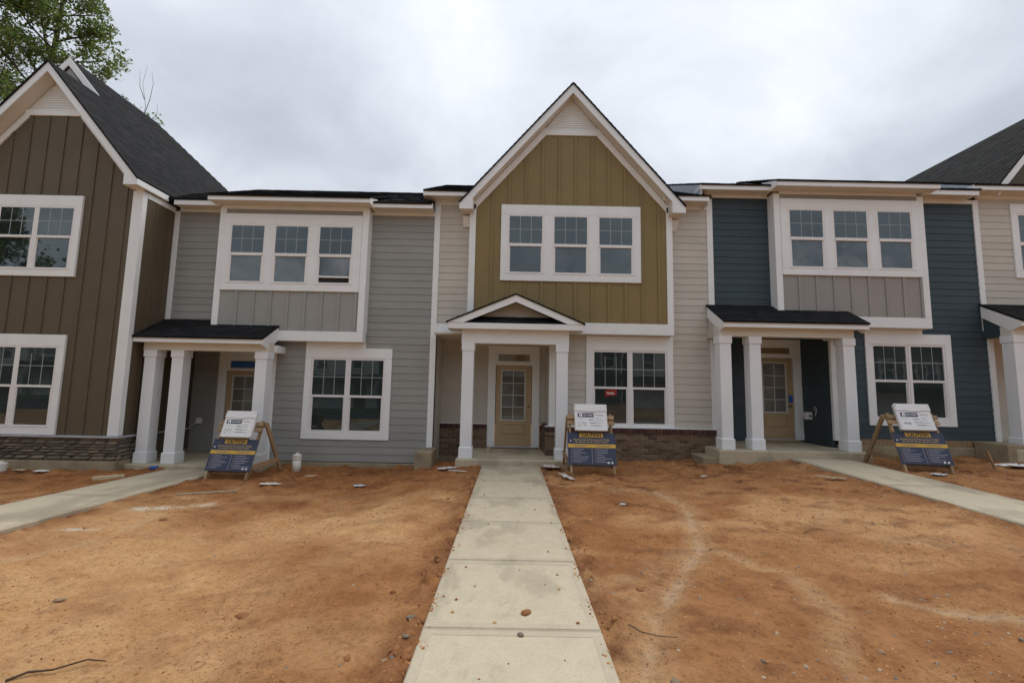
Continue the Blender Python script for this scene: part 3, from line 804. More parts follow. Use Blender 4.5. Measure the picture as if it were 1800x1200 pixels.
# concrete walks, one object per poured panel
def walk(i, joints, label):
    cx, w, _, _ = WALKS[i]
    root = MB()
    ya, yb_ = joints[0], joints[-1]
    root.hexa([(cx - w / 2 + .03, ya, walk_z(i, ya) - .14), (cx + w / 2 - .03, ya, walk_z(i, ya) - .14), (cx + w / 2 - .03, yb_, walk_z(i, yb_) - .14), (cx - w / 2 + .03, yb_, walk_z(i, yb_) - .14),
               (cx - w / 2 + .03, ya, walk_z(i, ya) - .02), (cx + w / 2 - .03, ya, walk_z(i, ya) - .02), (cx + w / 2 - .03, yb_, walk_z(i, yb_) - .02), (cx - w / 2 + .03, yb_, walk_z(i, yb_) - .02)])
    p = root.build('path', 'foundation')
    tag(p, label, kind='structure')
    for a, b in zip(joints[:-1], joints[1:]):
        c = 0.012; a2, b2 = a + 0.006, b - 0.006
        za, zb = walk_z(i, a2) + random.uniform(-.002, .002), walk_z(i, b2) + random.uniform(-.002, .002)
        x0, x1 = cx - w / 2, cx + w / 2
        mb = MB()
        mb.hexa([(x0, a2, za - .12), (x1, a2, za - .12), (x1, b2, zb - .12), (x0, b2, zb - .12), (x0, a2, za - c), (x1, a2, za - c), (x1, b2, zb - c), (x0, b2, zb - c)])
        mb.hexa([(x0, a2, za - c), (x1, a2, za - c), (x1, b2, zb - c), (x0, b2, zb - c), (x0 + c, a2 + c, za), (x1 - c, a2 + c, za), (x1 - c, b2 - c, zb), (x0 + c, b2 - c, zb)])
        pn = mb.build('concrete_panel', 'concrete', p)
        # tooled border around the broomed field
        e = 0.075; h_ = 0.0015
        fx = [x0 + c, x0 + e, x1 - e, x1 - c]
        zf = lambda y: za + (zb - za) * (y - a2) / (b2 - a2) + h_
        ed = MB()
        for xa, xb, y_a, y_b in ((fx[0], fx[1], a2 + c, b2 - c), (fx[2], fx[3], a2 + c, b2 - c), (fx[1], fx[2], a2 + c, a2 + e), (fx[1], fx[2], b2 - e, b2 - c)):
            ed.add([(xa, y_a, zf(y_a)), (xb, y_a, zf(y_a)), (xb, y_b, zf(y_b)), (xa, y_b, zf(y_b))], [(0, 1, 2, 3)])
        ed.build('tooled_edge', 'concrete_edge', pn)
walk(0, [-2.8, -1.6, -0.4, 0.8, 2.0, 3.2, 4.4, 5.6, 6.8, 8.0, 9.585], 'straight concrete walk leading to the olive gabled house')
walk(1, [-1.0, 1.0, 3.2, 5.2, 7.2, 9.585], 'concrete walk leading to the grey house porch')
walk(2, [-1.0, 1.0, 3.2, 5.2, 7.2, 9.585], 'concrete walk leading to the dark blue house porch')

road = MB().box(-80, 80, -11.5, -4.6, -0.9, -0.16).build('road', 'asphalt'); tag(road, 'asphalt street behind the viewer', kind='structure')

lawn = MB().box(-80, 80, -40, -11.6, -0.9, -0.10).build('lawn', 'lawn_green'); tag(lawn, 'lawn across the street behind the viewer', kind='structure')

# ------------------------------------------------------------------ GREY HOUSE
GRY = thing('townhouse', (-5.0, 10.4, -0.2), 'grey lap-sided townhouse with a three-window bay between the brown and olive houses', 'house', 'row of attached townhouses')
ZG = -0.085
siding(GRY, front(D), 'gray_siding', -8.04, -6.80, 2.85, 5.73, zref=ZG)
siding(GRY, front(D), 'gray_siding', -5.465, -1.90, ZG, 2.70, holes=[(-4.73, -2.82, 0.46, 2.46)], zref=ZG)
siding(GRY, front(D), 'gray_siding', -3.45, -1.90, 2.70, 5.73, zref=ZG)
siding(GRY, front(REC), 'gray_siding', -8.14, -5.50, -0.12, 2.5, holes=[(-7.44, -6.18, -0.2, 2.42)], zref=ZG)
siding(GRY, face_right(-5.50), 'gray_siding', 10.45, REC, -0.12, 2.5, zref=ZG)
box('corner_board', 'white_trim', GRY, -5.60, -5.465, D - 0.03, D + 0.12, -0.11, 2.40)
box('inside_corner_board', 'white_trim', GRY, -8.152, -8.03, D - 0.024, D + 0.03, 2.9, 5.73)
box('frieze_board', 'white_trim', GRY, -8.03, -6.90, D - 0.03, D + 0.03, 5.715, 5.80)
box('frieze_board', 'white_trim', GRY, -3.40, -1.90, D - 0.03, D + 0.03, 5.725, 5.80)
box('header_wall', 'soffit', GRY, -8.13, -5.40, D + 0.05, D + 0.12, 2.42, 3.05, 0)
# foundation
box('foundation', 'foundation', GRY, -5.46, -2.05, D - 0.07, D + 0.3, -0.55, ZG - 0.025, 0.01)
# bay
bay = MB().box(-6.885, -3.405, BAY + 0.012, D + 0.03, 2.66, 5.86, 0).build('bay', 'gray_board', GRY)
box('bay_skirt', 'white_trim', GRY, -6.89, -3.40, BAY - 0.025, BAY + 0.2, 2.625, 2.855)
box('bay_floor', 'soffit', GRY, -6.88, -3.41, BAY + 0.2, D - 0.005, 2.632, 2.70, 0)
for a, b in ((-6.892, -6.752), (-3.548, -3.398)):
    box('corner_board', 'white_trim', GRY, a, b, BAY - 0.026, D - 0.002, 2.856, 5.80)
pan = box('board_panel', 'gray_board', GRY, -6.752, -3.548, BAY, BAY + 0.03, 2.855, 3.775, 0)
battens(GRY, pan, 'gray_board', [-6.36 + .392 * k for k in range(8)], BAY, 2.856, 3.774)
box('board_strip', 'taupe_board', GRY, -6.752, -3.548, BAY - 0.004, BAY + 0.03, 5.600, 5.715, 0)
box('frieze_board', 'white_trim', GRY, -6.752, -3.548, BAY - 0.025, BAY + 0.03, 5.716, 5.83)
window(GRY, BAY, (-6.752, -3.548, 3.775, 5.598), [(-6.57, -5.825), (-5.545, -4.80), (-4.515, -3.765)], 3.985, 5.305, 4.59, 4.66, hazy=(0, 1, 2), open_sash=2, push=0.036, label='triple second floor window of the grey house, one sash raised')
window(GRY, D, (-4.78, -2.77, 0.405, 2.50), [(-4.594, -3.842), (-3.718, -2.967)], 0.61, 2.222, 1.36, 1.412, label='twin ground floor window of the grey house')
box('window_head', 'white_trim', GRY, -4.782, -3.40, D - 0.036, D + 0.03, 2.501, 2.63)
# eaves and roofs
eave(GRY, -7.94, -6.86, 10.04, 5.868, 5.755, D)
eave(GRY, -3.36, -1.90, 10.04, 5.905, 5.785, D)
eave(GRY, -6.99, -3.29, 9.79, 5.900, 5.790, BAY)
for x in (-6.985, -3.31):
    MB().prism_x([(9.80, 5.79), (10.35, 5.79), (10.35, 6.10), (9.80, 5.895)], x, x + 0.02).build('eave_return', 'white_trim', GRY)
plain_roof(GRY, -8.6, -1.92, 10.02, 5.90, 14.4, 8.09)
plain_roof(GRY, -6.99, -3.29, 9.77, 5.905, 12.2, 7.03, back=False, name='bay_roof')
# porch
slab = box('porch_slab', 'concrete', GRY, -8.14, -5.25, 9.60, REC, -0.45, -0.095, 0.015)
for xc in (-7.887, -7.289, -5.464):
    column(GRY, xc, 9.75, -0.094, 2.334)
box('porch_beam', 'soffit', GRY, -8.06, -5.325, 9.755, 9.995, 2.334, 2.56)
box('side_beam', 'white_trim', GRY, -5.56, -5.26, 9.996, 10.385, 2.335, 2.50)
box('porch_ceiling', 'soffit', GRY, -8.13, -5.52, 9.60, REC, 2.50, 2.54, 0)
box('fascia', 'white_trim', GRY, -8.13, -5.345, 9.54, 9.56, 2.488, 2.605)
box('soffit', 'soffit', GRY, -8.13, -5.347, 9.56, 9.80, 2.492, 2.508, 0)
sl = (3.10 - 2.61) / (10.40 - 9.52)
roofp = slab_poly([(-8.14, 9.51, 2.607), (-5.33, 9.51, 2.607), (-5.33, 10.15, 2.607 + sl * .64), (-6.885, 10.15, 2.607 + sl * .64), (-6.885, 10.40, 2.607 + sl * .89), (-8.14, 10.40, 2.607 + sl * .89)], 0.03).build('porch_roof', 'shingle', GRY)
Lr = math.hypot(1, sl)
shingles(roofp, (-8.14, 9.51, 2.607), (1, 0, 0), (0, 1, sl), [(0, 0), (2.81, 0), (2.81, .63 * Lr), (1.255, .63 * Lr), (1.255, .88 * Lr), (0, .88 * Lr)], 0.12)
MB().prism_x([(9.545, 2.46), (9.75, 2.40), (10.15, 2.62), (10.15, 2.607 + sl * .64 - .03), (9.545, 2.60)], -5.365, -5.340).build('rake_board', 'white_trim', GRY)
door(GRY, -7.25, -6.336, -0.085, 1.945, REC, -7.48, -6.13, 2.44, (2.02, 2.21), blue_transom=True)
ob = box('outlet_box', 'plastic_white', GRY, -7.95, -7.80, REC - 0.06, REC - 0.01, 0.60, 0.75, 0.01)
MB().tube([(-7.93, REC - 0.07, 0.61), (-7.98, REC - 0.12, 0.57), (-8.04, REC - 0.14, 0.52)], [0.008] * 3, 6).build('cable', 'plastic_white', ob, smooth=True)

# concrete wing wall between the grey and the olive house
wing = MB().box(-2.02, -1.66, 9.70, 10.42, -0.6, 0.262, 0.018).build('retaining_wall', 'foundation')
tag(wing, 'short stained concrete wing wall between the grey and olive houses', 'retaining wall')

# ------------------------------------------------------------------ OLIVE GABLED HOUSE (centre)
OLV = thing('townhouse', (1.4, 10.4, 0.0), 'cream sided townhouse with an olive board-and-batten gable and brick base', 'house', 'row of attached townhouses')
ZC = 0.80
siding(OLV, front(D), 'cream_siding', -1.765, -0.95, 3.10, 6.03, zref=ZC)
siding(OLV, front(D), 'cream_siding', 0.98, 4.668, ZC, 2.93, holes=[(1.80, 3.74, 0.7, 2.80)], zref=ZC)
siding(OLV, front(D), 'cream_siding', 3.65, 4.66, 2.93, 6.03, zref=ZC)
siding(OLV, front(REC), 'cream_siding', -1.86, 0.92, 0.745, 2.90, holes=[(-0.53, 0.70, -0.2, 2.68)], zref=ZC)
siding(OLV, face_left(0.90), 'cream_siding', 10.44, REC, 0.745, 2.90, zref=ZC)
box('party_wall', 'cream_siding', OLV, -1.895, -1.765, D + 0.01, REC + 0.3, -0.3, 6.0, 0)
box('corner_board', 'white_trim', OLV, -1.900, -1.765, D - 0.035, D + 0.15, 0.264, 6.15)
box('corner_board', 'white_trim', OLV, 4.650, 4.788, D - 0.035, D + 0.10, 3.00, 6.30)
box('corner_board', 'white_trim', OLV, 4.668, 4.80, D - 0.035, D + 0.15, 0.80, 3.00)
box('corner_board', 'white_trim', OLV, 0.895, 1.035, D - 0.035, D + 0.04, 0.80, 2.93)
box('frieze_board', 'white_trim', OLV, -1.765, -1.03, D - 0.03, D + 0.03, 6.018, 6.12)
box('frieze_board', 'white_trim', OLV, 3.74, 4.65, D - 0.03, D + 0.03, 6.03, 6.12)
box('band_board', 'white_trim', OLV, -1.765, -0.88, D - 0.035, D + 0.05, 2.885, 3.118)
box('party_wall', 'cream_siding', OLV, 4.69, 4.795, D + 0.02, REC + 0.3, 0.1, 3.6, 0)
# brick base with separate bricks
bm_v = []
def brick_mesh(w, dp, h, seed):
    r = random.Random(seed); mb = MB().box(-w / 2, w / 2, 0, dp, 0, h, 0.004)
    mb.v = [(x + r.uniform(-.0018, .0018), y + r.uniform(-.002, .002), z + r.uniform(-.0015, .0015)) for x, y, z in mb.v]
    return mb
def make_bricks(parent, u0, u1, z0, z1, place, rot, cap=True):
    """running bond with a soldier-like rowlock course on top; place(u) -> xy on the wall face"""
    H_, W_ = 0.0675, 0.2035
    cap_h = 0.112 if cap else 0.0
    k = 0; z = z1 - cap_h - H_
    while z > z0 - H_ * 0.6:
        u = u0 - (W_ / 2 if k % 2 else 0)
        while u < u1 - 0.02:
            a, b = max(u, u0), min(u + W_, u1)
            if b - a > 0.05:
                full = abs(b - a - W_) < 1e-6
                me_ = (random.choice(FULL) if full else brick_mesh(b - a - 0.010, 0.06, H_ - 0.010, k).mesh('brick'))
                o = link_mesh('brick', me_, 'brick', parent)
                x, y = place((a + b) / 2)
                o.location = (x, y + 0.0, z + 0.005); o.rotation_euler = (0, 0, rot)
            u += W_
        z -= H_; k += 1
    if cap:
        n = max(1, round((u1 - u0) / 0.0768)); s = (u1 - u0) / n
        for i in range(n):
            o = link_mesh('rowlock_brick', random.choice(ROW), 'brick_dark', parent)
            x, y = place(u0 + (i + .5) * s)
            o.location = (x, y, z1 - 0.107); o.rotation_euler = (random.uniform(-.02, .02), 0, rot); o.scale = (s / 0.0768, 1, 1)
FULL = [brick_mesh(0.1935, 0.06, 0.0575, i).mesh('brick') for i in range(6)]
ROW = [MB().box(-0.0334, 0.0334, -0.022, 0.10, 0, 0.103, 0.004).mesh('rowlock_brick') for i in range(2)]
for q in FULL: q.materials.append(MAT['brick'])
for q in ROW: q.materials.append(MAT['brick_dark'])
bw = box('brick_wall', 'mortar', OLV, 0.905, 4.72, D - 0.075, D + 0.15, -0.4, 0.775, 0)
make_bricks(bw, 0.822, 4.725, 0.02, 0.788, lambda u: (u, D - 0.085), 0)
box('water_table', 'white_trim', OLV, 0.80, 4.73, D - 0.11, D + 0.03, 0.789, 0.806)
bw2 = box('brick_wall', 'mortar', OLV, -1.76, -0.58, REC - 0.075, REC + 0.1, -0.4, 0.715, 0)
make_bricks(bw2, -1.765, -0.582, -0.05, 0.73, lambda u: (u, REC - 0.085), 0)
box('water_table', 'white_trim', OLV, -1.765, -0.58, REC - 0.11, REC + 0.03, 0.731, 0.748)
bw3 = box('brick_wall', 'mortar', OLV, 0.755, 0.88, REC - 0.075, REC + 0.1, -0.4, 0.715, 0)
make_bricks(bw3, 0.745, 0.815, 0.12, 0.73, lambda u: (u, REC - 0.085), 0)
bw4 = box('brick_wall', 'mortar', OLV, 0.826, 0.90, D - 0.074, REC, -0.4, 0.715, 0)
make_bricks(bw4, D - 0.022, REC - 0.09, 0.12, 0.788, lambda u: (0.815, u), -math.pi / 2)
st = box('door_step', 'mortar', OLV, -0.56, 0.72, REC - 0.10, REC + 0.02, 0.05, 0.150, 0)
for i in range(17):
    o = link_mesh('rowlock_brick', random.choice(ROW), 'brick_dark', st); o.location = (-0.54 + i * 0.0768, REC - 0.095, 0.056)
# olive bay with gable
slope = 1.18
def olive_top(x): return min(7.714, 5.94 + slope * (min(x + 0.879, 3.586 - x)))
ol = MB().prism([(-0.90, 2.92), (3.60, 2.92), (3.60, 5.93), (2.016, 7.72), (0.623, 7.72), (-0.90, 5.93)], BAY, D + 0.03).build('gable_wall', 'olive_board', OLV)
hole = (-0.25, 2.93, 4.17, 5.90)
for k in range(13):
    x = -0.503 + .391 * k
    if x > 3.5: break
    zt = olive_top(x)
    if -0.30 < x < 2.98:
        MB().box(x - .033, x + .033, BAY - .022, BAY + .005, 3.17, 4.126, .003).build('batten', 'olive_board', ol)
        MB().box(x - .033, x + .033, BAY - .022, BAY + .005, 5.95, zt, .003).build('batten', 'olive_board', ol)
    else:
        MB().box(x - .033, x + .033, BAY - .022, BAY + .005, 3.17, zt, .003).build('batten', 'olive_board', ol)
for x0_, x1_ in ((-1.034, -0.888), (3.588, 3.728)):
    box('corner_board', 'white_trim', OLV, x0_, x1_, BAY - 0.03, D + 0.02, 3.171, 5.95)
box('band_board', 'white_trim', OLV, -1.034, 3.728, BAY - 0.035, D + 0.02, 2.917, 3.17)
# frieze along the slopes and above the boards
APX, APZ = 1.345, 8.853
RK = 9.85
rs = (8.853 - 5.88) / (1.345 + 1.255)
low = lambda d: APZ - 0.245 - rs * d          # underside of the rake at horizontal distance d
for s in (-1, 1):
    P = lambda d, dz: (APX + s * d, low(d) + dz)
    MB().prism([P(0.62, -0.215), P(0.62, 0.0), P(2.34, 0.0), P(2.34, -0.195), P(2.23, -0.195)][::s], BAY - 0.03, BAY + 0.012).build('rake_frieze', 'white_trim', OLV)
box('gable_band', 'white_trim', OLV, APX - 0.72, APX + 0.72, BAY - 0.032, BAY + 0.012, 7.70, 7.842)
gv = MB().prism([(APX - 0.66, 7.842), (APX + 0.66, 7.842), (APX, 8.64)], BAY - 0.004, BAY + 0.05).build('gable_louver', 'white_trim', OLV)
z = 7.85
while z < 8.55:
    w_ = (8.62 - z) / 0.80 * 0.66
    MB().hexa([(APX - w_, BAY - .022, z), (APX + w_, BAY - .022, z), (APX + w_, BAY, z), (APX - w_, BAY, z), (APX - w_ + .04, BAY - .006, z + .05), (APX + w_ - .04, BAY - .006, z + .05), (APX + w_ - .04, BAY, z + .05), (APX - w_ + .04, BAY, z + .05)]).build('louver_slat', 'white_trim', gv)
    z += 0.055
window(OLV, BAY, (-0.294, 2.978, 4.123, 5.947), [(-0.095, 0.668), (0.957, 1.722), (2.013, 2.778)], 4.33, 5.668, 4.942, 5.011, hazy=(1, 2), push=0.036, label='triple second floor window in the olive gable')
window(OLV, D, (1.754, 3.785, 0.808, 2.905), [(1.943, 2.712), (2.836, 3.600)], 0.892, 2.527, 1.675, 1.725, label='twin ground floor window above the brick base, red sticker inside')
stk = MB().box(2.20, 2.47, D - 0.010, D + 0.012, 1.50, 1.64, 0.004); stk.v = [(x, D + 0.014 if y > D else D + 0.010, zz + (0.03 if x > 2.4 else 0)) for x, y, zz in stk.v]
st_o = stk.build('window_sticker', 'sticker_red', OLV)
def text_mesh(txt, size, bold=0.0, align='LEFT'):
    cu = bpy.data.curves.new('text', 'FONT'); cu.body = txt; cu.size = size; cu.offset = bold; cu.align_x = align; cu.resolution_u = 2
    ob_ = bpy.data.objects.new('text', cu); COL.objects.link(ob_)
    dg = bpy.context.evaluated_depsgraph_get()
    me_ = bpy.data.meshes.new_from_object(ob_.evaluated_get(dg))
    bpy.data.objects.remove(ob_); bpy.data.curves.remove(cu)
    return me_
sq = MB(); pq = [(2.24 + .17 * i / 16, 1.575 + .028 * math.sin(i * 1.9)) for i in range(17)]
for (a, c), (d, e_) in zip(pq[:-1], pq[1:]):
    sq.bar((a, D + 0.0085, c), (d, D + 0.0085, e_), .012, .002, (0, 1, 0))
sq.build('sticker_script', 'label_paper', st_o)
# gable roof with rakes
def gable_roof(house, ax, az, s, half, y0, y1, rake_y, board=0.245, name='roof', exposed=None, frame_y=None):
    parts = []
    for sg in (-1, 1):
        e = (ax + sg * half, az - s * half)
        r = slab_poly([(e[0], y0, e[1]), (e[0], y1, e[1]), (ax, y1, az), (ax, y0, az)], 0.03).build(name, 'shingle', house)
        L = math.hypot(half, s * half)
        shingles(r, (e[0], y0, e[1]), (0, 1, 0), (-sg, 0, s), [(0, 0), (y1 - y0, 0), (y1 - y0, L), (0, L)])
        parts.append(r)
        # rake board and its soffit
        z_e = az - s * half
        MB().prism([(ax, az - 0.03), (ax + sg * half, z_e - 0.03), (ax + sg * half, z_e - 0.16), (ax + sg * (half - 0.30), z_e - 0.16), (ax + sg * (half - 0.30), az - s * (half - 0.30) - board), (ax, az - board)][::sg], rake_y, rake_y + 0.022).build('rake_board', 'white_trim', house)
        fy = frame_y if frame_y else y1
        MB().prism([(ax, az - board + 0.03), (ax + sg * (half - 0.02), az - s * (half - 0.02) - 0.135), (ax + sg * (half - 0.02), az - s * (half - 0.02) - 0.150), (ax, az - board + 0.012)][::sg] if False else
                   [(ax, az - board + 0.045), (ax + sg * (half - 0.31), az - s * (half - 0.31) - board + 0.045), (ax + sg * (half - 0.31), az - s * (half - 0.31) - board + 0.02), (ax, az - board + 0.02)][::sg], rake_y + 0.022, fy).build('rake_soffit', 'soffit', house)
        a, b = sorted((ax + sg * (half - 0.315), ax + sg * (half - 0.285)))
        box('return_cheek', 'soffit', house, a, b, rake_y + 0.0222, fy + 0.1, z_e - 0.154, az - s * (half - 0.30) - board + 0.04, 0)
        a, b = sorted((ax + sg * (half - 0.284), ax + sg * (half - 0.01)))
        box('eave_return', 'soffit', house, a, b, rake_y + 0.0225, y1, z_e - 0.155, z_e - 0.05, 0)
    return parts
gable_roof(OLV, APX, APZ, rs, 2.60, RK - 0.025, 13.2, RK, frame_y=BAY + 0.02)
for s, xs in ((-1, -1.045), (1, 3.735)):
    MB().prism_x([(BAY + 0.12, 5.74), (D - 0.02, 5.74), (D - 0.02, 5.46), (BAY + 0.17, 5.46), (BAY + 0.02, 5.66)], min(xs, xs + s * .16), max(xs, xs + s * .16)).build('eave_bracket', 'white_trim', OLV)
eave(OLV, -2.135, -0.9, 10.04, 6.222, 6.103, D)
eave(OLV, 3.5, 4.578, 10.04, 6.222, 6.100, D)
box('eave_end', 'white_trim', OLV, 4.556, 4.579, 10.062, D, 6.02, 6.21)
box('eave_end', 'white_trim', OLV, -2.135, -2.112, 10.062, D, 6.10, 6.21)
plain_roof(OLV, -2.14, -1.04, 10.02, 6.228, 13.4, 7.92)
plain_roof(OLV, 3.735, 4.58, 10.02, 6.228, 13.4, 7.92)
plain_roof(OLV, -1.04, 3.735, 10.46, 6.448, 13.4, 7.92)
MB().prism_x([(10.42, 6.38), (13.4, 7.88), (13.4, 7.0), (10.42, 5.6)], -1.99, -1.90).build('gable_end_wall', 'wrap', OLV)
# porch with small gable
box('porch_slab', 'concrete', OLV, -1.14, 1.32, 9.60, REC, -0.3, 0.140, 0.015)
for xc in (-0.944, 1.123):
    column(OLV, xc, 9.75, 0.141, 2.619, cap_h=0.166)
box('porch_beam', 'white_trim', OLV, -1.095, 1.272, 9.745, 10.0, 2.6195, 2.96)
box('side_beam', 'white_trim', OLV, -1.09, -0.82, 10.0, BAY + 0.0, 2.62, 2.96)
box('side_beam', 'white_trim', OLV, 1.0, 1.27, 10.0, D - 0.02, 2.62, 2.90)
box('porch_ceiling', 'soffit', OLV, -1.76, 0.90, 10.01, REC, 2.84, 2.88, 0)
PF = 9.55
px0, px1, pxc = -1.396, 1.566, 0.085
ps = (3.673 - 3.05) / (pxc - px0)
box('fascia', 'white_trim', OLV, px0, px1, PF, PF + 0.02, 2.912, 3.042)
box('soffit', 'soffit', OLV, px0 + .002, px1 - .002, PF + 0.02, BAY - 0.04, 2.918, 2.934, 0)
for sg in (-1, 1):
    h = 1.481
    MB().prism([(pxc, 3.67), (pxc + sg * h, 3.047), (pxc + sg * (h - .345), 3.043), (pxc, 3.515)][::sg], PF - 0.012, PF + 0.018).build('rake_board', 'white_trim', OLV)
    e = (pxc + sg * (h + .02), 3.06 - .006)
    r = slab_poly([(e[0], PF - .035, e[1]), (e[0], BAY, e[1]), (pxc, BAY, 3.69), (pxc, PF - .035, 3.69)], 0.02).build('porch_roof', 'shingle', OLV)
    L = math.hypot(h + .02, 3.69 - e[1])
    shingles(r, (e[0], PF - .035, e[1]), (0, 1, 0), (-sg * (h + .02), 0, 3.69 - e[1]), [(0, 0), (BAY - PF + .035, 0), (BAY - PF + .035, L), (0, L)], 0.12)
pr = slab_poly([(px0 + .2, PF + .021, 3.046), (px1 - .2, PF + .021, 3.046), (px1 - .55, PF + .36, 3.235), (px0 + .55, PF + .36, 3.235)], 0.02).build('pent_roof', 'shingle', OLV)
L = math.hypot(.339, .189)
shingles(pr, (px0 + .2, PF + .021, 3.046), (1, 0, 0), (0, .339, .189), [(0, 0), (2.56, 0), (2.2, L), (.36, L)], 0.12)
MB().prism([(pxc - .95, 3.15), (pxc + .95, 3.15), (pxc, 3.56)], PF + .33, PF + .36).build('porch_gable_wall', 'cream_siding', OLV)
door(OLV, -0.372, 0.540, 0.190, 2.224, REC, -0.578, 0.741, 2.728, (2.335, 2.512))

# ------------------------------------------------------------------ BLUE HOUSE
BLU = thing('townhouse', (7.9, 10.4, 0.3), 'dark blue lap-sided townhouse with a white trimmed three-window bay', 'house', 'row of attached townhouses')
ZB = 0.65
siding(BLU, front(D), 'blue_siding', 4.79, 6.20, 3.45, 6.345, zref=ZB)
siding(BLU, front(D), 'blue_siding', 7.60, 11.195, ZB, 3.24, holes=[(8.34, 10.26, 1.0, 3.05)], zref=ZB)
siding(BLU, front(D), 'blue_siding', 9.60, 11.115, 3.24, 6.31, zref=ZB)
siding(BLU, front(REC), 'blue_siding', 4.80, 7.50, 0.43, 3.1, holes=[(6.16, 7.43, 0.3, 3.0)], zref=ZB)
siding(BLU, face_left(7.475), 'blue_siding', 10.44, REC, 0.43, 3.1, zref=ZB)
box('corner_board', 'white_trim', BLU, 7.470, 7.625, D - 0.035, D + 0.04, 0.60, 3.06)
box('frieze_board', 'white_trim', BLU, 4.79, 6.14, D - 0.03, D + 0.03, 6.338, 6.42)
box('frieze_board', 'white_trim', BLU, 9.67, 11.11, D - 0.03, D + 0.03, 6.305, 6.40)
box('foundation', 'foundation', BLU, 7.55, 11.2, D - 0.07, D + 0.3, -0.2, 0.50, 0.01)
box('header_wall', 'soffit', BLU, 4.80, 7.66, D + 0.05, D + 0.12, 3.0, 3.62, 0)
box('mud_sill', 'lumber', BLU, 7.62, 10.95, D - 0.03, D + 0.2, 0.50, 0.645, 0.004)
MB().box(6.145, 9.675, BAY + 0.012, D + 0.03, 3.22, 6.42, 0).build('bay', 'taupe_board', BLU)
box('bay_skirt', 'white_trim', BLU, 6.137, 9.685, BAY - 0.025, BAY + 0.2, 3.199, 3.44)
box('bay_floor', 'soffit', BLU, 6.15, 9.67, BAY + 0.2, D - 0.005, 3.205, 3.27, 0)
for a, b in ((6.138, 6.283), (9.535, 9.684)):
    box('corner_board', 'white_trim', BLU, a, b, BAY - 0.026, D - 0.002, 3.441, 6.36)
pan = box('board_panel', 'taupe_board', BLU, 6.283, 9.535, BAY, BAY + 0.03, 3.44, 4.392, 0)
battens(BLU, pan, 'taupe_board', [6.283 + .392 + .405 * k for k in range(8)], BAY, 3.441, 4.391)
box('board_strip', 'taupe_board', BLU, 6.283, 9.535, BAY - 0.004, BAY + 0.03, 6.235, 6.350, 0)
box('frieze_board', 'white_trim', BLU, 6.283, 9.535, BAY - 0.025, BAY + 0.03, 6.351, 6.45)
window(BLU, BAY, (6.283, 9.535, 4.393, 6.234), [(6.494, 7.258), (7.535, 8.300), (8.575, 9.335)], 4.597, 5.948, 5.228, 5.300, hazy=(0, 1, 2), push=0.036, label='triple second floor window of the dark blue house')
window(BLU, D, (8.294, 10.315, 0.960, 3.09), [(8.487, 9.246), (9.367, 10.120)], 1.165, 2.798, 1.96, 2.015, label='twin ground floor window of the dark blue house')
box('window_head', 'white_trim', BLU, 8.296, 9.66, D - 0.036, D + 0.03, 3.091, 3.20)
eave(BLU, 4.375, 6.10, 10.04, 6.508, 6.390, D)
eave(BLU, 9.62, 10.95, 10.04, 6.485, 6.375, D)
eave(BLU, 6.03, 9.80, 9.79, 6.52, 6.400, BAY)
MB().prism_x([(9.80, 6.40), (10.40, 6.40), (10.40, 6.74), (9.80, 6.515)], 6.03, 6.05).build('eave_return', 'white_trim', BLU)
MB().prism_x([(9.80, 6.40), (10.40, 6.40), (10.40, 6.74), (9.80, 6.515)], 9.78, 9.80).build('eave_return', 'white_trim', BLU)
plain_roof(BLU, 4.38, 11.0, 10.02, 6.515, 13.6, 8.15)
plain_roof(BLU, 6.03, 9.80, 9.77, 6.525, 11.6, 7.33, back=False, name='bay_roof')
MB().prism_x([(10.06, 6.20), (10.06, 6.50), (13.6, 8.12), (13.6, 7.80)], 4.385, 4.42).build('gable_end_wall', 'wrap', BLU)
box('eave_end', 'white_trim', BLU, 4.376, 4.40, 10.061, D, 6.40, 6.505)
box('porch_slab', 'concrete', BLU, 4.45, 7.70, 9.60, REC, -0.1, 0.430, 0.015)
box('slab_footing', 'foundation', BLU, 4.12, 4.75, 9.66, D - 0.09, -0.2, 0.27, 0.015)
for xc in (4.714, 5.368, 7.438):
    column(BLU, xc, 9.75, 0.431, 2.889, cap_h=0.163)
box('porch_beam', 'soffit', BLU, 4.585, 7.57, 9.755, 9.995, 2.8895, 3.10)
box('side_beam', 'cream_siding', BLU, 4.588, 4.80, 9.996, 10.385, 2.89, 3.08)
box('side_beam', 'white_trim', BLU, 7.30, 7.57, 9.996, 10.36, 2.89, 3.08)
box('porch_ceiling', 'soffit', BLU, 4.80, 7.50, 9.60, REC, 3.075, 3.11, 0)
box('fascia', 'white_trim', BLU, 4.597, 7.75, 9.55, 9.57, 3.063, 3.185)
box('soffit', 'soffit', BLU, 4.60, 7.748, 9.57, 9.80, 3.068, 3.082, 0)
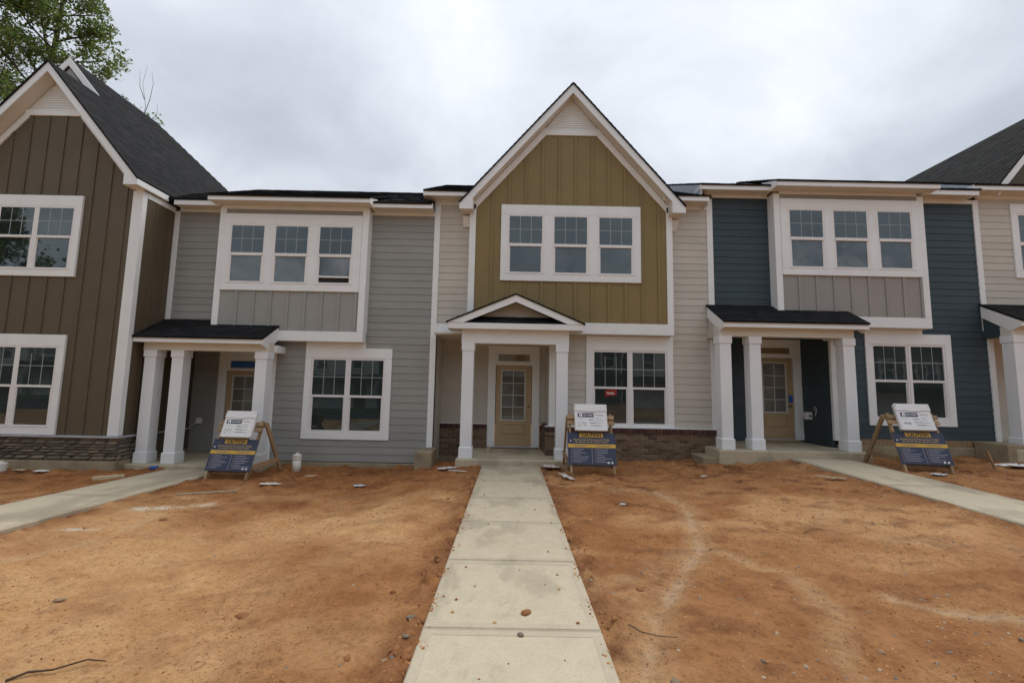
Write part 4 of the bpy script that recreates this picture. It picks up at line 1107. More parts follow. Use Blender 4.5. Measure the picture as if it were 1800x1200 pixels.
def porch_roof_blue(house, x0, x1, ye, ze, zD, bay_x=None):
    s_ = (zD - ze) / (D - ye); Lq = math.hypot(1, s_)
    if bay_x:
        pts = [(x0, ye, ze), (x1, ye, ze), (x1, BAY, ze + s_ * (BAY - ye)), (bay_x, BAY, ze + s_ * (BAY - ye)), (bay_x, D, zD), (x0, D, zD)]
        uv = [(0, 0), (x1 - x0, 0), (x1 - x0, (BAY - ye - .01) * Lq), (bay_x - x0, (BAY - ye - .01) * Lq), (bay_x - x0, (D - ye - .01) * Lq), (0, (D - ye - .01) * Lq)]
    else:
        pts = [(x0, ye, ze), (x1, ye, ze), (x1, D, zD), (x0, D, zD)]
        uv = [(0, 0), (x1 - x0, 0), (x1 - x0, (D - ye - .01) * Lq), (0, (D - ye - .01) * Lq)]
    r = slab_poly(pts, 0.03).build('porch_roof', 'shingle', house)
    shingles(r, (x0, ye, ze), (1, 0, 0), (0, 1, s_), uv, 0.12)
    return s_
s_ = porch_roof_blue(BLU, 4.585, 7.76, 9.52, 3.190, 3.705, 6.138)
MB().prism_x([(9.555, 3.06), (9.75, 3.00), (D - .04, 3.40), (D - .04, 3.64), (9.555, 3.175)], 4.592, 4.615).build('rake_board', 'white_trim', BLU)
MB().prism_x([(9.76, 2.99), (D - .04, 2.95), (D - .04, 3.395), (9.80, 3.03)], 4.62, 4.70).build('porch_cheek', 'cream_siding', BLU)
MB().prism_x([(9.555, 3.06), (9.75, 3.00), (BAY - .03, 3.25), (BAY - .03, 3.50), (9.555, 3.175)], 7.735, 7.757).build('rake_board', 'white_trim', BLU)
door(BLU, 6.335, 7.249, 0.505, 2.550, REC, 6.13, 7.478, 3.03, (2.665, 2.815), lockbox=True)
box('door_sill', 'lumber', BLU, 6.30, 7.30, REC - 0.16, REC + 0.03, 0.431, 0.472, 0.005)
ob = box('outlet_box', 'plastic_white', BLU, 7.32, 7.475, 11.10, 11.22, 1.02, 1.20, 0.012)
box('outlet_cover', 'black_metal', ob, 7.38, 7.44, 11.085, 11.11, 1.09, 1.13, 0.004)
MB().tube([(7.45, 11.0, 1.25), (7.44, 10.96, 1.35), (7.45, 10.92, 1.28), (7.44, 10.95, 1.12)], [0.008] * 4, 6).build('cable', 'plastic_white', ob, smooth=True)

# ------------------------------------------------------------------ RIGHT CREAM HOUSE
CRM = thing('townhouse', (13.0, 10.4, 0.4), 'cream sided townhouse with a dark steep roof at the right end of the row', 'house', 'row of attached townhouses')
ZR = 0.80
siding(CRM, front(D), 'cream_siding', 11.24, 15.6, 3.75, 6.45, holes=[(12.06, 13.95, 4.54, 6.28)], zref=ZR)
box('corner_board', 'white_trim', CRM, 11.113, 11.243, D - 0.035, D + 0.1, 3.10, 6.40)
box('corner_board', 'white_trim', CRM, 11.190, 11.322, D - 0.035, D + 0.15, 0.64, 3.05)
siding(CRM, front(REC), 'cream_siding', 11.2, 15.6, 0.55, 3.3, zref=ZR)
box('header_wall', 'soffit', CRM, 11.32, 15.0, D + 0.05, D + 0.12, 3.16, 3.85, 0)
box('party_wall', 'blue_siding', CRM, 11.2, 11.31, D + 0.04, REC, 0.2, 3.6, 0)
box('frieze_board', 'white_trim', CRM, 11.243, 15.6, D - 0.03, D + 0.03, 6.445, 6.54)
window(CRM, D, (12.02, 14.0, 4.495, 6.325), [(12.205, 12.95), (13.07, 13.82)], 4.70, 6.045, 5.30, 5.385, hazy=(0,), label='second floor window of the cream house cut by the frame')
eave(CRM, 10.83, 15.6, 10.04, 6.635, 6.515, D)
box('eave_end', 'white_trim', CRM, 10.83, 10.853, 10.061, D, 6.38, 6.63)
MB().prism_x([(10.06, 6.40), (10.06, 6.62), (14.0, 8.58), (14.0, 8.36)], 10.84, 10.87).build('gable_end_wall', 'wrap', CRM)
plain_roof(CRM, 10.835, 15.6, 10.02, 6.64, 13.9, 8.58)
cs_ = 1.19
gr_ = (13.47, 9.00)
for sg in (-1, 1):
    h = 1.95
    e = (gr_[0] + sg * h, gr_[1] - cs_ * h)
    r = slab_poly([(e[0], 10.12, e[1]), (e[0], 17.0, e[1]), (gr_[0], 17.0, gr_[1]), (gr_[0], 10.12, gr_[1])], 0.03).build('gable_roof', 'shingle', CRM)
    if sg < 0:
        L = math.hypot(h, cs_ * h)
        shingles(r, (e[0], 10.12, e[1]), (0, 1, 0), (1, 0, cs_), [(0, 0), (6.88, 0), (6.88, L), (0, L)])
    MB().prism([(gr_[0], gr_[1] - .03), (e[0], e[1] - .03), (e[0], e[1] - .25), (gr_[0], gr_[1] - .25)][::sg], 10.13, 10.16).build('rake_board', 'white_trim', CRM)
MB().prism([(gr_[0] - 1.9, 6.5), (gr_[0] + 1.9, 6.5), (gr_[0] + 1.9, 6.6), (gr_[0], 8.9), (gr_[0] - 1.9, 6.6)], D + 0.04, D + 0.1).build('gable_wall', 'brown_board', CRM)
box('porch_slab', 'concrete', CRM, 10.78, 15.0, 9.60, REC, 0.0, 0.560, 0.015)
for xc in (11.22, 13.8):
    column(CRM, xc, 9.75, 0.561, 3.04, cap_h=0.165)
box('porch_beam', 'soffit', CRM, 11.08, 14.0, 9.755, 9.995, 3.041, 3.24)
box('side_beam', 'blue_siding', CRM, 11.1, 11.30, 9.996, 10.385, 3.02, 3.20)
box('porch_ceiling', 'soffit', CRM, 11.25, 15.0, 9.60, REC, 3.21, 3.25, 0)
box('fascia', 'white_trim', CRM, 11.08, 14.2, 9.55, 9.57, 3.21, 3.335)
box('soffit', 'soffit', CRM, 11.083, 14.2, 9.57, 9.80, 3.216, 3.23, 0)
porch_roof_blue(CRM, 11.07, 14.2, 9.52, 3.34, 3.845)
MB().prism_x([(9.555, 3.21), (9.78, 3.13), (D - .04, 3.52), (D - .04, 3.78), (9.555, 3.32)], 11.072, 11.10).build('rake_board', 'white_trim', CRM)
MB().prism_x([(9.86, 3.05), (D - .04, 3.03), (D - .04, 3.52), (9.86, 3.19)], 11.105, 11.18).build('porch_cheek', 'blue_siding', CRM)
wing2 = MB().box(10.62, 11.06, 9.62, 10.33, 0.0, 0.655, 0.018).build('retaining_wall', 'foundation')
tag(wing2, 'mossy concrete wing wall between the blue house and the cream house', 'retaining wall')

# ------------------------------------------------------------------ BROWN HOUSE (left)
BRO = thing('townhouse', (-10.3, 9.45, -0.2), 'brown board-and-batten townhouse with stacked stone base and steep gable at the left', 'house', 'row of attached townhouses')
bx0, bx1, bc = -12.43, -8.15, -10.30
baz = 8.62
bs = 1.185
bfz = 7.508
def brown_top(x): return min(bfz, baz - 0.28 - bs * abs(x - bc) + 0.0 - 0.10)
bwall = MB().prism([(bx0, 0.47), (bx1, 0.47), (bx1, 5.80), (bc + .62, bfz + .05), (bc - .62, bfz + .05), (bx0, 5.80)], BRN, BRN + 0.12).build('gable_wall', 'brown_board', BRO)
for k in range(-5, 6):
    x = -10.05 + 0.3815 * k
    if not (bx0 + .1 < x < bx1 - .15): continue
    zt = brown_top(x)
    if -11.42 < x < -9.40:
        for a, b in ((2.60, 3.845), (5.65, zt)):
            if b - a > .05: MB().box(x - .030, x + .030, BRN - .020, BRN + .005, a, b, .003).build('batten', 'brown_board', bwall)
    else:
        MB().box(x - .030, x + .030, BRN - .020, BRN + .005, 0.5, zt, .003).build('batten', 'brown_board', bwall)
# horizontal panel joint
MB().box(bx0, bx1 - 0.2, BRN - .003, BRN + .004, 3.16, 3.168).build('panel_joint', 'brown_board', bwall)
side = MB().box(bx1 - 0.12, bx1, BRN + 0.12, REC + 0.2, 0.47, 5.80, 0).build('side_wall', 'brown_board', BRO)
for y in (9.84, 10.23, 10.62, 11.0):
    MB().box(bx1 - .005, bx1 + .016, y - .02, y + .02, 0.5, 5.75 if y < D else 2.5, .003).build('batten', 'brown_board', side)
box('corner_board', 'white_trim', BRO, -8.365, bx1 + 0.012, BRN - 0.024, BRN + 0.10, 0.502, 5.80)
box('rear_wall', 'brown_board', BRO, bx0, bx1 - 0.13, REC + 0.2, REC + 0.3, -0.2, 5.8, 0)
# gable trim
lowb = lambda d: baz - 0.265 - bs * d
for s in (-1, 1):
    P = lambda d, dz: (bc + s * d, lowb(d) + dz)
    MB().prism([P(0.58, -0.20), P(0.58, 0.0), P(2.14, 0.0), P(2.14, -0.19)][::s], BRN - 0.026, BRN + 0.012).build('rake_frieze', 'white_trim', BRO)
box('gable_band', 'white_trim', BRO, bc - 0.68, bc + 0.68, BRN - 0.028, BRN + 0.012, 7.505, 7.64)
gv = MB().prism([(bc - 0.62, 7.64), (bc + 0.62, 7.64), (bc, 8.38)], BRN - 0.004, BRN + 0.05).build('gable_louver', 'white_trim', BRO)
z = 7.645
while z < 8.3:
    w_ = (8.37 - z) / 0.74 * 0.62
    MB().hexa([(bc - w_, BRN - .022, z), (bc + w_, BRN - .022, z), (bc + w_, BRN, z), (bc - w_, BRN, z), (bc - w_ + .04, BRN - .006, z + .05), (bc + w_ - .04, BRN - .006, z + .05), (bc + w_ - .04, BRN, z + .05), (bc - w_ + .04, BRN, z + .05)]).build('louver_slat', 'white_trim', gv)
    z += 0.055
window(BRO, BRN, (-11.37, -9.43, 3.845, 5.647), [(-11.18, -10.455), (-10.34, -9.605)], 4.035, 5.362, 4.69, 4.745, push=0.036, label='second floor window of the brown house reflecting tree branches')
window(BRO, BRN, (-11.40, -9.44, 0.505, 2.587), [(-11.20, -10.468), (-10.354, -9.615)], 0.700, 2.304, 1.475, 1.525, push=0.036, label='ground floor window of the brown house')
# roof: front gable, and taller rear gable sharing the right slope
RKB = 9.15
he = 2.235
ez = baz - bs * he
zr2 = baz - bs * (-11.13 - bc) * -1      # ridge height of the rear gable on the same right-hand plane
rx, rz_ = -11.13, baz + bs * (bc - (-11.13))
r = slab_poly([(bc + he, RKB - .025, ez), (bc + he, 17, ez), (-8.9, 17.0, baz - bs * (-8.9 - bc)), (rx + .1, 13.25, rz_ - bs * .1), (rx, 13.0, rz_), (rx, 10.36, rz_), (bc, 10.36, baz), (bc, RKB - .025, baz)], 0.03).build('roof', 'shingle', BRO)
L = math.hypot(he, bs * he); k_ = math.hypot(1, bs)
shingles(r, (bc + he, RKB - .025, ez), (0, 1, 0), (-1, 0, bs), [(0, 0), (7.87, 0), (7.87, .835 * k_), (4.12, (he + .73) * k_), (3.87, (he + .83) * k_), (1.235, (he + .83) * k_), (1.235, he * k_), (0, he * k_)])
hip = slab_poly([(rx, 13.0, rz_), (-8.9, 17.0, baz - bs * (-8.9 - bc)), (-14.0, 17.0, baz - bs * (-8.9 - bc))], 0.03).build('hip_roof', 'shingle', BRO)
r2 = slab_poly([(bc - he, RKB - .025, ez), (bc, RKB - .025, baz), (bc, 11.5, baz), (bc - he, 11.5, ez)], 0.03).build('roof', 'shingle', BRO)
shingles(r2, (bc - he, RKB - .025, ez), (0, 1, 0), (1, 0, bs), [(0, 0), (2.3, 0), (2.3, L), (0, L)])
slab_poly([(rx, 10.36, rz_), (rx - 3, 10.36, rz_ - 3 * bs), (rx - 3, 17, rz_ - 3 * bs), (rx, 13, rz_)], 0.03).build('roof', 'shingle', BRO)
for sg in (-1, 1):
    z_e = ez
    MB().prism([(bc, baz - .03), (bc + sg * he, z_e - .03), (bc + sg * he, z_e - .15), (bc + sg * (he - .30), z_e - .15), (bc + sg * (he - .30), baz - bs * (he - .30) - .245), (bc, baz - .245)][::sg], RKB, RKB + .022).build('rake_board', 'white_trim', BRO)
    MB().prism([(bc, baz - .2), (bc + sg * (he - .31), baz - bs * (he - .31) - .2), (bc + sg * (he - .31), baz - bs * (he - .31) - .225), (bc, baz - .225)][::sg], RKB + .022, BRN + .02).build('rake_soffit', 'soffit', BRO)
    a, b = sorted((bc + sg * (he - .315), bc + sg * (he - .285)))
    box('return_cheek', 'soffit', BRO, a, b, RKB + .0222, BRN + .1, z_e - .147, baz - bs * (he - .30) - .2, 0)
    a, b = sorted((bc + sg * (he - .284), bc + sg * (he - .02)))
    box('eave_return', 'soffit', BRO, a, b, RKB + .0225, 10.06, z_e - .148, z_e - .05, 0)
box('fascia', 'white_trim', BRO, bc + he - .018, bc + he + .004, RKB + .0005, 10.042, ez - .15, ez - .022)
box('frieze_board', 'white_trim', BRO, bx1 - .005, bx1 + .02, BRN + .10, D - .03, 5.68, 5.80)
# rear gable face and rakes
MB().prism([(rx - 1.6, rz_ - 1.9), (rx + .85, rz_ - 1.25), (rx + .85, rz_ - .3 - bs * .85), (rx, rz_ - .25), (rx - 1.6, rz_ - .25 - bs * 1.6)], D - .02, D + .05).build('gable_wall', 'taupe_board', BRO)
for sg in (-1, 1):
    h = 1.9 if sg > 0 else 2.6
    MB().prism([(rx, rz_ + .012), (rx + sg * h, rz_ - bs * h + .012), (rx + sg * h, rz_ - bs * h - .2), (rx, rz_ - .2)][::sg], 10.335, 10.36).build('rake_board', 'white_trim', BRO)
# ledgestone base
sb = box('stone_base', 'stone_mortar', BRO, bx0, bx1 + 0.03, BRN - 0.035, BRN + 0.12, -0.05, 0.455, 0)
sb2 = box('stone_base', 'stone_mortar', BRO, bx1 - 0.1, bx1 + 0.03, BRN + 0.12, REC, -0.05, 0.455, 0)
def stone_mesh(seed):
    r = random.Random(seed); nx_, nz_ = 5, 3
    vs = []; fs = []
    for j in range(nz_):
        for i in range(nx_):
            u = i / (nx_ - 1); w = j / (nz_ - 1)
            edge = (i in (0, nx_ - 1)) or (j in (0, nz_ - 1))
            y = 0.0 if edge else -0.035 - r.uniform(0, .02)
            if not edge and i in (1, nx_ - 2): y *= 0.85
            xx = u - .5 + r.uniform(-.05, .05) * (0 if edge else 1)
            zz = w + (r.uniform(-.14, .10) if edge and 0 < i < nx_ - 1 else 0) * (1 if j else -1)
            if edge and i in (0, nx_ - 1): xx *= r.uniform(.86, 1.0); zz = .5 + (zz - .5) * r.uniform(.55, .95)
            vs.append((xx, y, zz))
    for j in range(nz_ - 1):
        for i in range(nx_ - 1):
            a = j * nx_ + i; fs.append((a, a + 1, a + 1 + nx_, a + nx_))
    n = len(vs); vs += [(x, .05, zz) for x, y, zz in vs]
    ring = list(range(nx_)) + [nx_ * (j + 1) - 1 for j in range(1, nz_)] + list(range(nx_ * nz_ - 2, nx_ * (nz_ - 1) - 1, -1)) + [nx_ * j for j in range(nz_ - 2, 0, -1)]
    for a, b in zip(ring, ring[1:] + ring[:1]): fs.append((a, n + a, n + b, b))
    me_ = bpy.data.meshes.new('stone'); me_.from_pydata(vs, [], fs); me_.update(); me_.materials.append(MAT['stone']); return me_
STN = [stone_mesh(i) for i in range(10)]
def lay_stones(parent, u0, u1, z0, z1, place, rot):
    z = z0
    while z < z1 - .02:
        h = min(random.choice((.045, .058, .07, .09)), z1 - z)
        if z1 - z - h < .03: h = z1 - z
        u = u0
        while u < u1 - .02:
            w = min(random.uniform(.13, .42), u1 - u)
            if u1 - u - w < .07: w = u1 - u
            o = link_mesh('stone', random.choice(STN), 'stone', parent)
            x, y = place(u + w / 2)
            o.location = (x, y, z + .003); o.rotation_euler = (0, 0, rot); o.scale = (w * .98, random.uniform(.7, 1.25), h * .96)
            u += w
        z += h
lay_stones(sb, -12.2, bx1 + .035, -0.005, 0.452, lambda u: (u, BRN - .035), 0)
lay_stones(sb2, BRN - .03, 10.4, -0.005, 0.452, lambda u: (bx1 + .03, u), math.pi / 2)
box('stone_cap', 'stone_cap', BRO, bx0, bx1 + 0.085, BRN - 0.095, BRN + 0.03, 0.456, 0.498, 0.008)
box('stone_cap', 'stone_cap', BRO, bx1 - 0.02, bx1 + 0.084, BRN + 0.031, REC, 0.456, 0.497, 0.008)
box('foundation', 'foundation', BRO, bx0, bx1 + 0.07, BRN - 0.10, REC, -0.6, -0.012, 0.01)

# ------------------------------------------------------------------ SIGN STANDS
def sign_stand(loc, rz, label, number, lines):
    S = thing('sign_stand', loc, label, 'sign', 'site safety signs in front of the porches', rz)
    t = R(21)
    ew = Vector((0, math.sin(t), math.cos(t))); en = Vector((0, -math.cos(t), math.sin(t)))
    P = lambda u, w, n: Vector((u, 0, 0)) + ew * w + en * n
    def pbox(name, mat, parent, u0, u1, w0, w1, n0, n1, c=0.003):
        mb = MB().box(u0, u1, n0, n1, w0, w1, c)
        mb.v = [tuple(P(x, zz, y)) for x, y, zz in mb.v]
        return mb.build(name, mat, parent, True)
    for u in (-.40, .40):
        pbox('leg', 'lumber', S, u - .019, u + .019, -0.03, 1.13, -.07, 0.0)
    top = P(0, 1.10, -.09)
    for u in (-.44, .44):
        MB().bar((u, top.y + .0, top.z), (u, top.y + .62, -.04), .038, .085, (0, 1, 0)).build('leg', 'lumber', S, True)
    for u in (-.465, .465):
        a = P(u, .20, -.06)
        MB().bar((u, a.y + .0, a.z + .04), (u, a.y + .80, a.z + .06), .03, .09).build('side_brace', 'lumber', S, True)
    pbox('crossbar', 'lumber', S, -.46, .46, 1.01, 1.09, .001, .035)
    pbox('crossbar', 'lumber', S, -.46, .46, .90, .98, .001, .035)
    pbox('crossbar', 'lumber', S, -.46, .46, 1.02, 1.11, -.105, -.0705)
    pbox('crossbar', 'lumber', S, -.42, .42, .09, .17, -.105, -.0705)
    b = pbox('caution_board', 'sign_navy', S, -.455, .455, .13, .745, .002, .012)
    def on(parent, mat, u0, u1, w0, w1, n, nm):
        return pbox(nm, mat, parent, u0, u1, w0, w1, n, n + .0015, 0)
    def txt(parent, mat, s, u, w, size, n, bold=0.0, align='CENTER', nm='lettering', sx=1.0):
        me_ = text_mesh(s, size, bold, align)
        for v in me_.vertices:
            v.co = P(u + v.co.x * sx, w + v.co.y, n)
        return link_mesh(nm, me_, mat, parent, True)
    on(b, 'sign_yellow', -.225, .225, .655, .735, .013, 'yellow_plate')
    txt(b, 'ink', 'CAUTION', 0, .667, .084, .0155, .003)
    txt(b, 'sign_gold', 'Authorized Personnel Only', 0, .590, .062, .0135, .001)
    for k in range(9):
        on(b, 'sign_gold', -.31 + k * .07, -.31 + k * .07 + .05 + .012 * (k % 2), .556, .570, .0135, 'fine_print')
    on(b, 'sign_yellow', -.452, .452, .455, .525, .013, 'yellow_band')
    on(b, 'ink_grey', -.36, -.08, .495, .503, .0150, 'fine_print'); on(b, 'ink_grey', -.32, -.12, .476, .483, .0150, 'fine_print')
    on(b, 'ink_grey', .06, .38, .495, .503, .0150, 'fine_print'); on(b, 'ink_grey', .10, .34, .476, .483, .0150, 'fine_print')
    on(b, 'sign_pale', -.003, .003, .15, .44, .0130, 'divider')
    r = random.Random(number)
    for cx in (-.40, .05):
        for k in range(8):
            w = .415 - k * .033
            on(b, 'sign_gold', cx, cx + .012, w, w + .012, .0130, 'bullet')
            on(b, 'sign_pale', cx + .03, cx + r.uniform(.16, .36), w + .001, w + .009, .0130, 'fine_print')
    for k in (0, 1):
        cx = .30 + k * .07
        mb = MB().add([P(cx - .02, .165, .0135), P(cx + .02, .165, .0135), P(cx + .02, .188, .0135), P(cx, .205, .0135), P(cx - .02, .188, .0135)], [(0, 1, 2, 3, 4)])
        mb.build('house_emblem', 'label_paper', b, True)
    mb = MB().tube([P(-.40, .585, .012), P(-.40, .585, .019)], [.014, .012], 10); mb.build('screw_head', 'label_paper', b, True)
    # white document box
    bx = pbox('document_box', 'plastic_white', S, -.315, .315, .765, 1.285, .036, .105, .012)
    pbox('box_lid', 'plastic_white', bx, -.318, .318, 1.145, 1.288, .100, .118, .008)
    pbox('lid_lip', 'plastic_white', bx, -.12, .12, 1.130, 1.150, .104, .124, .006)
    pbox('box_foot', 'plastic_white', bx, -.30, .30, .758, .790, .095, .120, .006)
    on(bx, 'label_paper', -.265, .255, .815, 1.115, .1055, 'paper_label')
    on(bx, 'label_navy', -.255, .055, 1.025, 1.105, .1075, 'logo_panel')
    hs = MB().add([P(-.225, 1.035, .1095), P(-.165, 1.035, .1095), P(-.165, 1.072, .1095), P(-.150, 1.072, .1095), P(-.195, 1.100, .1095), P(-.240, 1.072, .1095), P(-.225, 1.072, .1095)], [(0, 1, 2, 3, 4, 5, 6)])
    hs.build('house_emblem', 'label_paper', bx, True)
    hd = MB().add([P(-.203, 1.035, .1100), P(-.187, 1.035, .1100), P(-.187, 1.062, .1100), P(-.203, 1.062, .1100)], [(0, 1, 2, 3)]); hd.build('house_emblem', 'label_navy', bx, True)
    txt(bx, 'label_paper', 'M/I HOMES', -.052, 1.050, .046, .1095, .0008, sx=.80)
    txt(bx, 'ink', 'NOTICE', .165, 1.055, .040, .1075, .0004)
    for k in range(4):
        on(bx, 'ink_grey', .075, .25 - r.uniform(0, .05), 1.005 - k * .050, 1.011 - k * .050, .1075, 'fine_print')
    if number.isdigit(): txt(bx, 'ink_grey', number, -.175, .845, .125, .1075, -.0012, nm='handwritten_number', sx=.95)
    def scribble(u0, u1, w, amp, th, mat='ink'):
        n = 26; pts = []
        for i in range(n):
            u = u0 + (u1 - u0) * i / (n - 1)
            pts.append((u + r.uniform(-.004, .004), w + amp * math.sin(i * 2.1 + r.random()) * r.uniform(.5, 1)))
        mb = MB()
        for (a, c), (d, e_) in zip(pts[:-1], pts[1:]):
            q = Vector((d - a, e_ - c)); nn = Vector((-q.y, q.x)).normalized() * th / 2
            mb.add([P(a - nn.x, c - nn.y, .1078), P(d - nn.x, e_ - nn.y, .1078), P(d + nn.x, e_ + nn.y, .1078), P(a + nn.x, c + nn.y, .1078)], [(0, 1, 2, 3)])
        mb.build('handwriting', mat, bx, True)
    for u0, u1, w in lines:
        scribble(u0, u1, w, .010, .007)
    scribble(-.25, -.10, .985, .006, .004, 'ink_grey')
    scribble(-.12, .14, 1.21, .010, .002, 'ink_grey')
    if not number.isdigit():
        scribble(-.24, -.11, .895, .040, .004, 'ink_grey')
    for u, w in ((-.295, 1.25), (.295, 1.25)):
        MB().tube([P(u, w, .118), P(u, w, .124)], [.008, .008], 8).build('hinge_pin', 'black_metal', bx, True)
    return S
sign_stand((1.57, 8.49, gz(1.6, 8.5) + .02), R(-1), 'navy and yellow caution sign on a wooden stand beside the central walk', '270', [(-.05, .06, .975), (-.03, .08, .915), (-.02, .16, .862)])
sign_stand((-5.38, 8.68, gz(-5.4, 8.7) + .02), R(-4), 'navy and yellow caution sign on a wooden stand before the grey house porch', '271', [(-.02, .06, .975), (-.03, .10, .915), (-.04, .12, .862)])
sign_stand((7.84, 8.46, gz(7.8, 8.5) + .02), R(-6), 'navy and yellow caution sign on a wooden stand under the blue house window', 'illegible', [(-.06, .05, .975), (-.05, .09, .915), (-.02, .14, .862)])

# ------------------------------------------------------------------ small things on the soil
def pipe(x, y, h, r_, label):
    z = gz(x, y) - .03
    p = thing('cleanout_pipe', (x, y, z), label, 'pipe')
    n = 20
    MB().tube([(0, 0, 0), (0, 0, h - .12)], [r_ * .93] * 2, n).build('pipe', 'pvc', p, True, True)
    MB().tube([(0, 0, h - .13), (0, 0, h - .125), (0, 0, h - .03), (0, 0, h - .022), (0, 0, h)], [r_ * .94, r_, r_, r_ * .86, r_ * .32], n).build('cap', 'pvc', p, True)
    MB().box(-.02, .02, -.02, .02, h - .002, h + .018, .003).build('cap_nut', 'pvc', p, True)
pipe(-4.52, 9.72, .40, .092, 'white capped plastic cleanout pipe before the grey siding')
pipe(-10.05, 9.05, .20, .10, 'short white plastic pipe stub by the stone base')
def scrap(name, x, y, size, mat, label, cat, seed, lift=.01, rz=0, aspect=(1, .5), group=None):
    """crumpled sheet: irregular outline, folded relief"""
    r = random.Random(seed); n, rings = 22, 5
    vs = [(0, 0, .02 * size)]; fs = []
    out = [r.uniform(.55, 1.0) for _ in range(n)]
    for j in range(1, rings + 1):
        for i in range(n):
            a = 2 * math.pi * i / n; q = j / rings * out[i] * size
            fold = abs(math.sin(a * 3 + seed) * math.cos(a * 5 + j)) * .10 * size * (1 - .5 * j / rings)
            vs.append((math.cos(a) * q * aspect[0], math.sin(a) * q * aspect[1], fold + r.uniform(0, .05) * size))
    for i in range(n):
        fs.append((0, 1 + i, 1 + (i + 1) % n))
        for j in range(rings - 1):
            b0 = 1 + j * n; fs.append((b0 + i, b0 + n + i, b0 + n + (i + 1) % n, b0 + (i + 1) % n))
    me_ = bpy.data.meshes.new(name); me_.from_pydata(vs, [], fs); me_.update()
    o = link_mesh(name, me_, mat)
    zz = max(gz(x + dx * size * .5, y + dy * size * .3) for dx in (-1, 0, 1) for dy in (-1, 0, 1))
    o.location = (x, y, zz + lift); o.rotation_euler = (0, 0, rz)
    sm = o.modifiers.new('thickness', 'SOLIDIFY'); sm.thickness = .004
    tag(o, label, cat, group)
    return o
scrap('plastic_sheet', 10.15, 9.05, .55, 'plastic_white', 'crumpled white plastic sheet by the wooden stake at the right', 'plastic sheet', 3, aspect=(1, .35))
scrap('plastic_bag', .86, 9.22, .27, 'scrap_pink', 'crumpled pale plastic bag beside the central walk', 'plastic bag', 5, aspect=(.9, .8))
scrap('torn_plastic', 1.06, 8.35, .30, 'scrap_white', 'torn white plastic strip at the foot of the central caution sign', 'plastic scrap', 8, rz=1.9, aspect=(1.3, .28))
scrap('paper_scrap', -1.28, 9.30, .24, 'scrap_white', 'torn paper scraps beside the olive house porch slab', 'paper scrap', 9, rz=.5, aspect=(1.1, .45))
scrap('paper_strip', -1.0, 8.98, .20, 'scrap_white', 'thin pale strip lying left of the central walk', 'paper scrap', 12, rz=-.15, aspect=(1.2, .2))
scrap('yellow_scrap', -9.75, 9.12, .15, 'lumber_pale', 'pale yellow scrap lying under the stone base', 'scrap', 13, aspect=(1, .5))
scrap('clear_plastic', -9.15, 8.95, .17, 'scrap_white', 'crumpled clear plastic wrapper on the dirt by the stone base', 'wrapper', 15, aspect=(1.1, .6))
scrap('white_scrap', -4.28, 8.22, .20, 'scrap_white', 'flat white scrap right of the grey house sign', 'scrap', 17, aspect=(1.2, .4))
scrap('blue_wrapper', -2.70, 8.25, .14, 'wrap', 'pale blue wrapper on the dirt before the grey house window', 'wrapper', 19, aspect=(1, .6))
scrap('blue_wrapper', 7.72, 8.18, .18, 'wrap', 'pale blue wrapper beneath the blue house caution sign', 'wrapper', 23, aspect=(1, .6))
scrap('white_scrap', 1.62, 6.50, .055, 'scrap_white', 'small bright white scrap alone on the dirt right of the walk', 'scrap', 25, aspect=(1, .8))
scrap('bark_strip', 5.55, 7.85, .22, 'lumber_pale', 'splintered wood strip beside the right hand walk', 'wood scrap', 27, rz=-.5, aspect=(1.2, .25))
scrap('white_scrap', 3.55, 8.3, .07, 'scrap_white', 'small white scrap on the dirt before the brick wall', 'scrap', 29, aspect=(1, .7))
tp = MB().tube([(-.07, 0, .032), (.07, 0, .032)], [.034, .034], 14).build('tape_roll', 'tape_blue'); tp.location = (-7.38, 9.50, -.168); tp.rotation_euler = (0, 0, .25)
tag(tp, 'blue tape roll lying in front of the grey porch slab', 'tape roll')
def lath(a, b, w, h, name, mat, label, cat, dz=0.0):
    mb = MB().bar((a[0], a[1], gz(*a) + h / 2 + dz), (b[0], b[1], gz(*b) + h / 2 + dz), w, h)
    o = mb.build(name, mat); tag(o, label, cat); return o
lath((-5.40, 7.45), (-4.60, 7.78), .038, .022, 'wood_lath', 'lumber_pale', 'pale wood lath lying on the dirt before the grey house sign', 'lath', .008)
lath((-7.62, 8.40), (-7.35, 8.75), .10, .05, 'wood_offcut', 'lumber_pale', 'pale wood offcut beside the left walk', 'offcut', .0)
lath((.98, 9.33), (1.20, 9.02), .12, .09, 'wood_block', 'lumber', 'rough lumber block lying under the central caution sign', 'wood block', .0)
lath((-3.98, 8.95), (-3.78, 9.0), .03, .02, 'wood_splinter', 'lumber_pale', 'small wood splinter before the grey foundation', 'splinter', .004)
lath((-.44, 10.75), (-.50, 10.6), .05, .12, 'wood_wedge', 'lumber_pale', 'small wood wedge standing on the olive house porch slab', 'wedge', .14 - gz(-.44, 10.75))
zs = gz(9.62, 8.95)
sk = MB().hexa([(9.60, 8.93, zs - .1), (9.635, 8.93, zs - .1), (9.635, 8.965, zs - .1), (9.60, 8.965, zs - .1), (9.39, 8.90, zs + .36), (9.43, 8.90, zs + .36), (9.43, 8.94, zs + .36), (9.39, 8.94, zs + .36)]).build('wooden_stake', 'lumber')
tag(sk, 'leaning wooden stake in the dirt under the blue house wall', 'stake')
ICO_V = []
